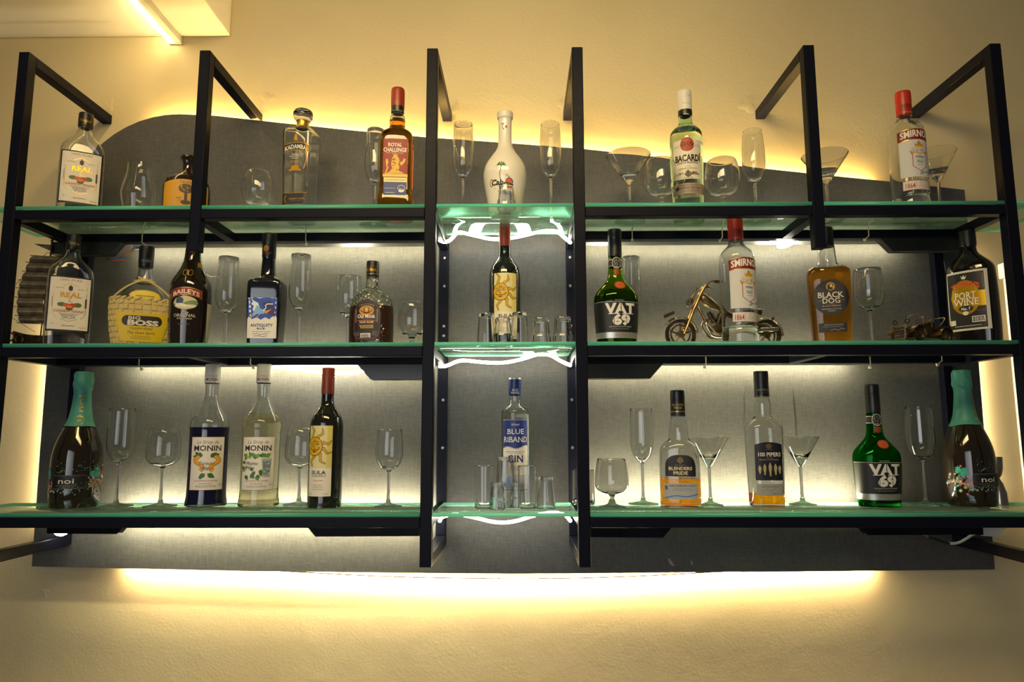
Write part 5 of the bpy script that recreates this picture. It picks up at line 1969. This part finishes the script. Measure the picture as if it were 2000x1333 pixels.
# vintage car
XC2, YJ = 1795, 0.062
pj = at(XC2, 640, YJ)
u = depth(pj)/F
t = thing('model_car', 'bronze model vintage open car beside the port wine', 'model', (pj.x, YJ, Z[1]), 0.42)
q = MB()                                    # body tub
q.prism([(-6*u, 12*u), (64*u, 12*u), (66*u, 20*u), (64*u, 38*u), (40*u, 37*u), (24*u, 30*u), (-2*u, 33*u), (-14*u, 36*u), (-16*u, 14*u)], 'y', -20*u, 20*u)
q.build('body', M_DKBRONZE, t, bevel=.0015)
q = MB()
hood = [(-16*u, 37*u), (-40*u, 34*u), (-54*u, 31*u)]
vs_, fs = [], []
for x, z in hood:
    for j in range(9):
        a = PI*j/8
        vs_.append((x, -18*u*math.cos(a)*(1 if x > -50*u else .8), 15*u+(z-15*u)*math.sin(a)**.55))
for i in range(2):
    for j in range(8):
        fs.append((i*9+j, i*9+j+1, i*9+10+j, i*9+9+j))
fs += [tuple(range(9)), tuple(reversed(range(18, 27)))]
q.add(vs_, fs)
q.build('hood', M_BRONZE, t)
q = MB()
q.box(-56*u, -53*u, -12*u, 12*u, 9*u, 34*u)
gr = q.build('grille', M_STEELM, t, bevel=.001)
for i in range(5):
    for j in range(4):
        q = MB()
        q.box(-57*u, -55.9*u, (-9.5+4*i)*u, (-6.9+4*i)*u, (11+5.4*j)*u, (14*u+5.4*j*u))
        q.build('grille_slot', M_BLACKPL, gr)
RJ = 14.5*u
for wx in (-34*u, 42*u):
    for sy in (-1, 1):
        c = Vector((wx, sy*23*u, RJ))
        q = MB()
        q.torus(c, RJ-3.4*u, 3.4*u, 'y', 26, 8)
        w_ = q.build('wheel', M_DKBRONZE, t)
        q = MB()
        q.cyl(c-Vector((0, 1.5*u, 0)), c+Vector((0, 1.5*u, 0)), RJ-5.5*u, 20)
        q.cyl(c-Vector((0, 3*u, 0)), c+Vector((0, 3*u, 0)), 3*u, 10)
        q.build('wheel_disc', M_BRONZE, w_)
        q = MB()
        vs_, fs = [], []
        n = 12
        for i in range(n+1):
            a = (.02 if wx < 0 else .1)+2.9*i/n
            rr = RJ*1.28
            ext = 0
            for yy in (c.y-5*u, c.y+5*u):
                for th in (0, 1*u):
                    vs_.append((wx+(rr+th)*math.cos(a), yy, RJ+(rr+th)*math.sin(a)*.95))
        for i in range(n):
            k0 = i*4
            fs += [(k0+1, k0+3, k0+7, k0+5), (k0, k0+4, k0+6, k0+2), (k0, k0+1, k0+5, k0+4), (k0+2, k0+6, k0+7, k0+3)]
        q.add(vs_, fs)
        q.build('fender', M_BRONZE, t)
for sy in (-1, 1):
    q = MB()
    q.box(-22*u, 30*u, sy*23*u-4*u, sy*23*u+4*u, 9*u, 11*u)
    q.build('running_board', M_DKBRONZE, t)
    q = MB()
    q.lathe([(0, 0), (4*u, 0), (4.6*u, 1*u), (3*u, 4*u), (0, 5*u)], 16)
    q.v = [(-58*u+z, sy*15*u+x, 31*u+y) for x, y, z in q.v]
    q.build('headlight', M_STEELM, t)
    q = MB()
    q.torus((-50*u, sy*13*u, 42*u), 4*u, 1.2*u, 'x', 16, 6)
    q.build('horn_ring', M_DKBRONZE, t)
q = MB()
q.tube(smooth([(-10*u, -17*u, 36*u), (-7*u, -17*u, 56*u), (-6*u, -14*u, 60*u), (-6*u, 14*u, 60*u), (-7*u, 17*u, 56*u), (-10*u, 17*u, 36*u)], 1), 1.2*u, 6)
q.build('windshield_frame', M_STEELM, t)
q = MB()
q.torus((0, -8*u, 46*u), 6*u, 1.5*u, 'x', 18, 6)
q.tube([(0, -8*u, 46*u), (-8*u, -8*u, 36*u)], 1*u, 6)
q.build('steering_wheel', M_STEELM, t)
q = MB()
q.tube(smooth([(34*u, -18*u, 36*u), (56*u, -18*u, 54*u), (58*u, 0, 56*u), (56*u, 18*u, 54*u), (34*u, 18*u, 36*u)], 1), 1.1*u, 6)
q.build('roll_bar', M_STEELM, t)
q = MB()
q.torus((-24*u, -14*u, 42*u), 3.4*u, 1*u, 'x', 16, 6)
q.tube([(-24*u, -14*u, 39*u), (-24*u, -14*u, 33*u)], .9*u, 6)
q.build('mirror', M_BRONZE, t)
q = MB()
q.box(-74*u, -70*u, -24*u, 24*u, 4*u, 7*u)
q.box(-70*u, -50*u, -16*u, -12*u, 4*u, 7*u)
q.box(-70*u, -50*u, 12*u, 16*u, 4*u, 7*u)
q.build('bumper', M_BRONZE, t, bevel=.0006)
q = MB()
q.box(16*u, 24*u, -16*u, 16*u, 28*u, 44*u)
q.build('seat_back', M_DKBRONZE, t, bevel=.002)

# sailing ship
XS, YS = 100, 0.165
ps = at(XS, 600, YS)
sS = depth(ps)/F
t = thing('model_ship', 'bronze model sailing ship behind the cashew spirit flask, middle shelf', 'model', (ps.x, YS, Z[1]), 0)


def sh(X, Y, dy=0.0):
    x, y = X/3.705, 400+Y/3.705
    return Vector(((x-XS)*sS, dy, max(at(XS, y, YS).z-Z[1], 0.0)))


q = MB()
q.tube([sh(300, 1040, .004), sh(327, 262, .004)], .0017, 8)
mast = q.build('mast', M_DKBRONZE, t)
q = MB()
q.ball(sh(327, 258, .004), .0034)
q.build('finial', M_DKBRONZE, mast)
q = MB()
A, B, D_ = sh(322, 288, .004), sh(322, 332, .004), sh(210, 285, -.004)
q.add([A, B, D_, A+Vector((0, .001, 0)), B+Vector((0, .001, 0)), D_+Vector((0, .001, 0))], [(0, 2, 1), (3, 4, 5), (0, 1, 4, 3), (1, 2, 5, 4), (2, 0, 3, 5)])
q.build('flag', M_DKBRONZE, mast)
SY = [372, 420, 485, 548, 605, 672, 740, 805, 858]
SL = [215, 192, 172, 150, 138, 135, 137, 150, 168]
SR = [400, 385, 362, 342, 326, 318, 316, 330, 340]
M_SAIL = bronze('dull_sail_metal', (0.50, 0.42, 0.28), (0.30, 0.24, 0.15), 0.28)
for i in range(8):
    n = 7
    vs_, fs = [], []
    for j in range(n+1):
        f = j/n
        Y = SY[i]+(SY[i+1]-SY[i])*f
        xl, xr = SL[i]+(SL[i+1]-SL[i])*f, SR[i]+(SR[i+1]-SR[i])*f
        dy = -.0065*math.sin(PI*f)
        for th in (0, .0009):
            vs_ += [sh(xl, Y, dy-.004+th), sh(xr, Y, dy+.002+th)]
    for j in range(n):
        k0 = j*4
        fs += [(k0, k0+1, k0+5, k0+4), (k0+2, k0+6, k0+7, k0+3), (k0, k0+4, k0+6, k0+2), (k0+1, k0+3, k0+7, k0+5)]
    q = MB()
    q.add(vs_, fs)
    q.build('sail', M_SAIL, t)
for i in range(9):
    q = MB()
    ex = 14 if i else 8
    q.tube([sh(SL[i]-ex-14, SY[i]-2, -.005), sh(SR[i]+ex, SY[i]+8, .001)], .0009, 6)
    q.build('yard', M_DKBRONZE, t)
for a_, c_ in (((312, 340), (100, 578)), ((318, 345), (420, 470)), ((80, 812), (272, 922)), ((230, 372), (330, 460))):
    q = MB()
    q.tube([sh(*a_, .0), sh(*c_, -.002)], .0006, 5)
    q.build('rigging', M_DKBRONZE, t)
q = MB()
vs_, fs = [], []
n = 12
for i in range(n+1):
    f = i/n
    X = 120+f*500
    wd = .020*math.sin(PI*min(max(f, .04), .96))**.6
    zt2 = sh(0, 955-40*(2*f-1)**2).z
    for (yy, zz) in ((-wd, zt2), (-wd*.7, .006), (0, .0), (wd*.7, .006), (wd, zt2)):
        p_ = sh(X, 900)
        vs_.append((p_.x, yy, zz))
for i in range(n):
    for j in range(4):
        k0 = i*5+j
        fs.append((k0, k0+1, k0+6, k0+5))
    fs.append((i*5+4, i*5, i*5+5, i*5+9))
fs += [(0, 1, 2, 3, 4), tuple(n*5+k_ for k_ in (4, 3, 2, 1, 0))]
q.add(vs_, fs)
q.build('hull', M_DKBRONZE, t)
for a_, c_ in (((68, 918), (345, 980)), ((150, 985), (345, 1003))):
    q = MB()
    q.tube([sh(*a_, -.010), sh(*c_, -.016)], .0014, 6)
    q.build('bowsprit', M_DKBRONZE, t)
for X, Y in ((88, 975), (122, 962), (190, 980)):
    q = MB()
    q.torus(sh(X, Y, -.014), 7.6*sS, .0022, 'y', 20, 7)
    q.build('deck_ring', M_DKBRONZE, t)
q = MB()
q.tube([sh(640, 860), sh(630, 990)], .0012, 6)
q.tube([sh(600, 1005), sh(660, 965)], .0022, 6)
q.build('stern_post', M_BRONZE, t)

# ------------------------------------------------------------------ cable ties, wires, plug
M_TIE = mat('ivory_nylon', (0.66, 0.58, 0.42), 0.45)
for i, (k, x, ya, yb, dx) in enumerate(((2, 277, 452, 474, 8), (2, 597, 446, 470, 2), (2, 1235, 440, 462, 0), (2, 1411, 440, 464, -5), (2, 1697, 444, 462, -8),
                                        (1, 271, 702, 715, 6), (1, 489, 701, 712, 6), (1, 1379, 697, 711, -3), (1, 1700, 697, 711, -1), (1, 1840, 696, 706, -9))):
    p0, p1 = at(x, ya, .1715), at(x, yb, .1715)
    t = thing('cable_tie', ('ivory cable tie hanging below the top shelf, ' if k == 2 else 'ivory cable tie hanging below the middle shelf, ') +
              ('above the basket bottle', 'between the heron bottle and dark rum', 'above the olive whisky bottle', 'beside the vodka cap', 'above the wine glass near the model car',
               'left of the blue syrup', 'between the two syrups', 'above the arched-label whisky', 'above the green whisky', 'beside the right sparkling wine')[i],
              'cable tie', p1, 0, 'cable ties under the shelves')
    q = MB()
    q.box(-.0012, .0012, -.0006, .0006, 0, p0.z-p1.z)
    q.build('strap', M_TIE, t)
    e = at(x+dx, yb+6, .1715)-p1
    q = MB()
    q.tube([(0, 0, .001), (e.x, 0, e.z)], .0014, 6)
    q.box(e.x-.003, e.x+.003, -.0025, .0025, e.z-.004, e.z+.002)
    q.build('head', M_TIE, t, bevel=.0006)


def wire(path, Y, col, name, parent, r=.0014):
    o_ = parent.location
    pts = smooth([tuple(at(x, y, Y)-o_) for x, y in path], 3)
    q = MB()
    q.tube(pts, r, 7)
    return q.build(name, col, parent)


M_WR, M_WB, M_WK, M_WW, M_WG = (mat('red_wire', (.5, .05, .02), .4), mat('blue_wire', (.03, .12, .45), .4), mat('black_wire', (.01, .01, .01), .4),
                                mat('white_wire', (.75, .72, .66), .4), mat('green_wire', (.05, .35, .25), .4))
t = thing('wire_bundle', 'red, blue and white loose wires below the top shelf at the left', 'wires', at(278, 476, .20))
wire([(274, 474), (282, 478), (277, 484), (266, 485), (252, 495), (238, 503), (222, 508), (206, 504)], .203, M_WK, 'black_wire', t, .0019)
wire([(280, 476), (284, 481), (276, 487), (262, 487)], .200, M_WW, 'white_wire', t, .0022)
wire([(262, 484), (252, 494), (244, 500)], .199, M_WR, 'red_wire', t)
wire([(268, 483), (260, 487)], .198, M_WB, 'blue_wire', t, .0018)
wire([(218, 509), (232, 508), (246, 508)], .199, M_WR, 'red_wire', t)
wire([(216, 506), (230, 506), (245, 505)], .199, M_WB, 'blue_wire', t)
t = thing('power_cable', 'white power cable with plug and spliced wires below the bottom shelf', 'cable', at(1930, 1040, .21))
wire([(1792, 1040), (1800, 1044), (1813, 1050)], .20, M_WR, 'red_wire', t)
wire([(1796, 1040), (1804, 1044), (1814, 1049)], .198, M_WG, 'green_wire', t)
wire([(1812, 1049), (1830, 1055), (1854, 1063)], .20, M_WK, 'tape_joint', t, .0032)
wire([(1850, 1062), (1870, 1062), (1886, 1054), (1900, 1044), (1914, 1040)], .205, M_WW, 'cord', t, .0032)
pp = at(1934, 1036, .21)-t.location
q = MB()
q.prism([(-.028, -.010), (.010, -.012), (.020, -.004), (.028, .008), (.028, .016), (-.024, .016), (-.030, .004)], 'y', -.012, .012)
o = q.build('plug', M_WHITEPL, t, bevel=.002)
o.location = pp
t = thing('flex_cable', 'thin dark flex running down the panel beside the rightmost back post', 'cable', at(1838, 497, .282))
wire([(1836, 497), (1842, 520), (1848, 560), (1852, 600), (1856, 640), (1860, 662)], .2815, M_WK, 'dark_flex', t, .0016)
wire([(1834, 496), (1841, 516), (1846, 545)], .280, M_WR, 'red_wire', t, .001)
wire([(1839, 497), (1845, 518), (1850, 548), (1853, 590)], .2805, M_WW, 'white_wire', t, .0009)

# plaster patches where the brackets enter the wall
wallo = bpy.data.objects['wall_back']
for (x, y, rx_, ry_) in ((212, 210, 11, 16), (522, 195, 12, 18), (890, 215, 9, 14), (1099, 205, 9, 14), (1462, 205, 16, 18), (1806, 205, 10, 16), (88, 1158, 9, 8)):
    c = at(x, y, YW)
    s_ = depth(c)/F
    n = 18
    ring = []
    for i in range(n):
        a = 2*PI*i/n
        w_ = 1+.28*math.sin(3*a+x)+.18*math.sin(5*a+y)
        ring.append((rx_*s_*math.cos(a)*w_, ry_*s_*math.sin(a)*w_))
    q = MB()
    vs_ = [(a, 0, c_) for a, c_ in ring]+[(a*.8, -.0004, c_*.8) for a, c_ in ring]+[(a*.3, -.0007-.0003*random.random(), c_*.3) for a, c_ in ring]
    fs = [(i, (i+1) % n, n+(i+1) % n, n+i) for i in range(n)]+[(n+i, n+(i+1) % n, 2*n+(i+1) % n, 2*n+i) for i in range(n)]+[tuple(2*n+i for i in range(n))]
    q.add(vs_, fs)
    o = q.build('plaster_patch', M_WALL, wallo, sharp=80)
    o.location = c

# dark streaks and pale dabs laid on the grey panel
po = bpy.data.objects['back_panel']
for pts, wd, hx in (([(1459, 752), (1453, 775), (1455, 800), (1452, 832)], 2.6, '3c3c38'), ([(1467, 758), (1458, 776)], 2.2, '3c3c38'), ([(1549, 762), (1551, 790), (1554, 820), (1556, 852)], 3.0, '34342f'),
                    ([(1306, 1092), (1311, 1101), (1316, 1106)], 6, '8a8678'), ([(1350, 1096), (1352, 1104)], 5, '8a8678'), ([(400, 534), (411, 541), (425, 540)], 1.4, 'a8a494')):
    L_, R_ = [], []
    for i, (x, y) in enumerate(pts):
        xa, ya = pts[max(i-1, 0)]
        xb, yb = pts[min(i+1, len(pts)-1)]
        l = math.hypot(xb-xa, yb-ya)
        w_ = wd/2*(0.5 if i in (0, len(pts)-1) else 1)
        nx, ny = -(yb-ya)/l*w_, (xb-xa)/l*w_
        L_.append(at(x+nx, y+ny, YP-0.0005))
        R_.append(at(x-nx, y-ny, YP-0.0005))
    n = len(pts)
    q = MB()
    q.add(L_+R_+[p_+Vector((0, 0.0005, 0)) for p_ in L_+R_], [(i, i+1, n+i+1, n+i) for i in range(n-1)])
    q.build('panel_mark', ink(hx), po)
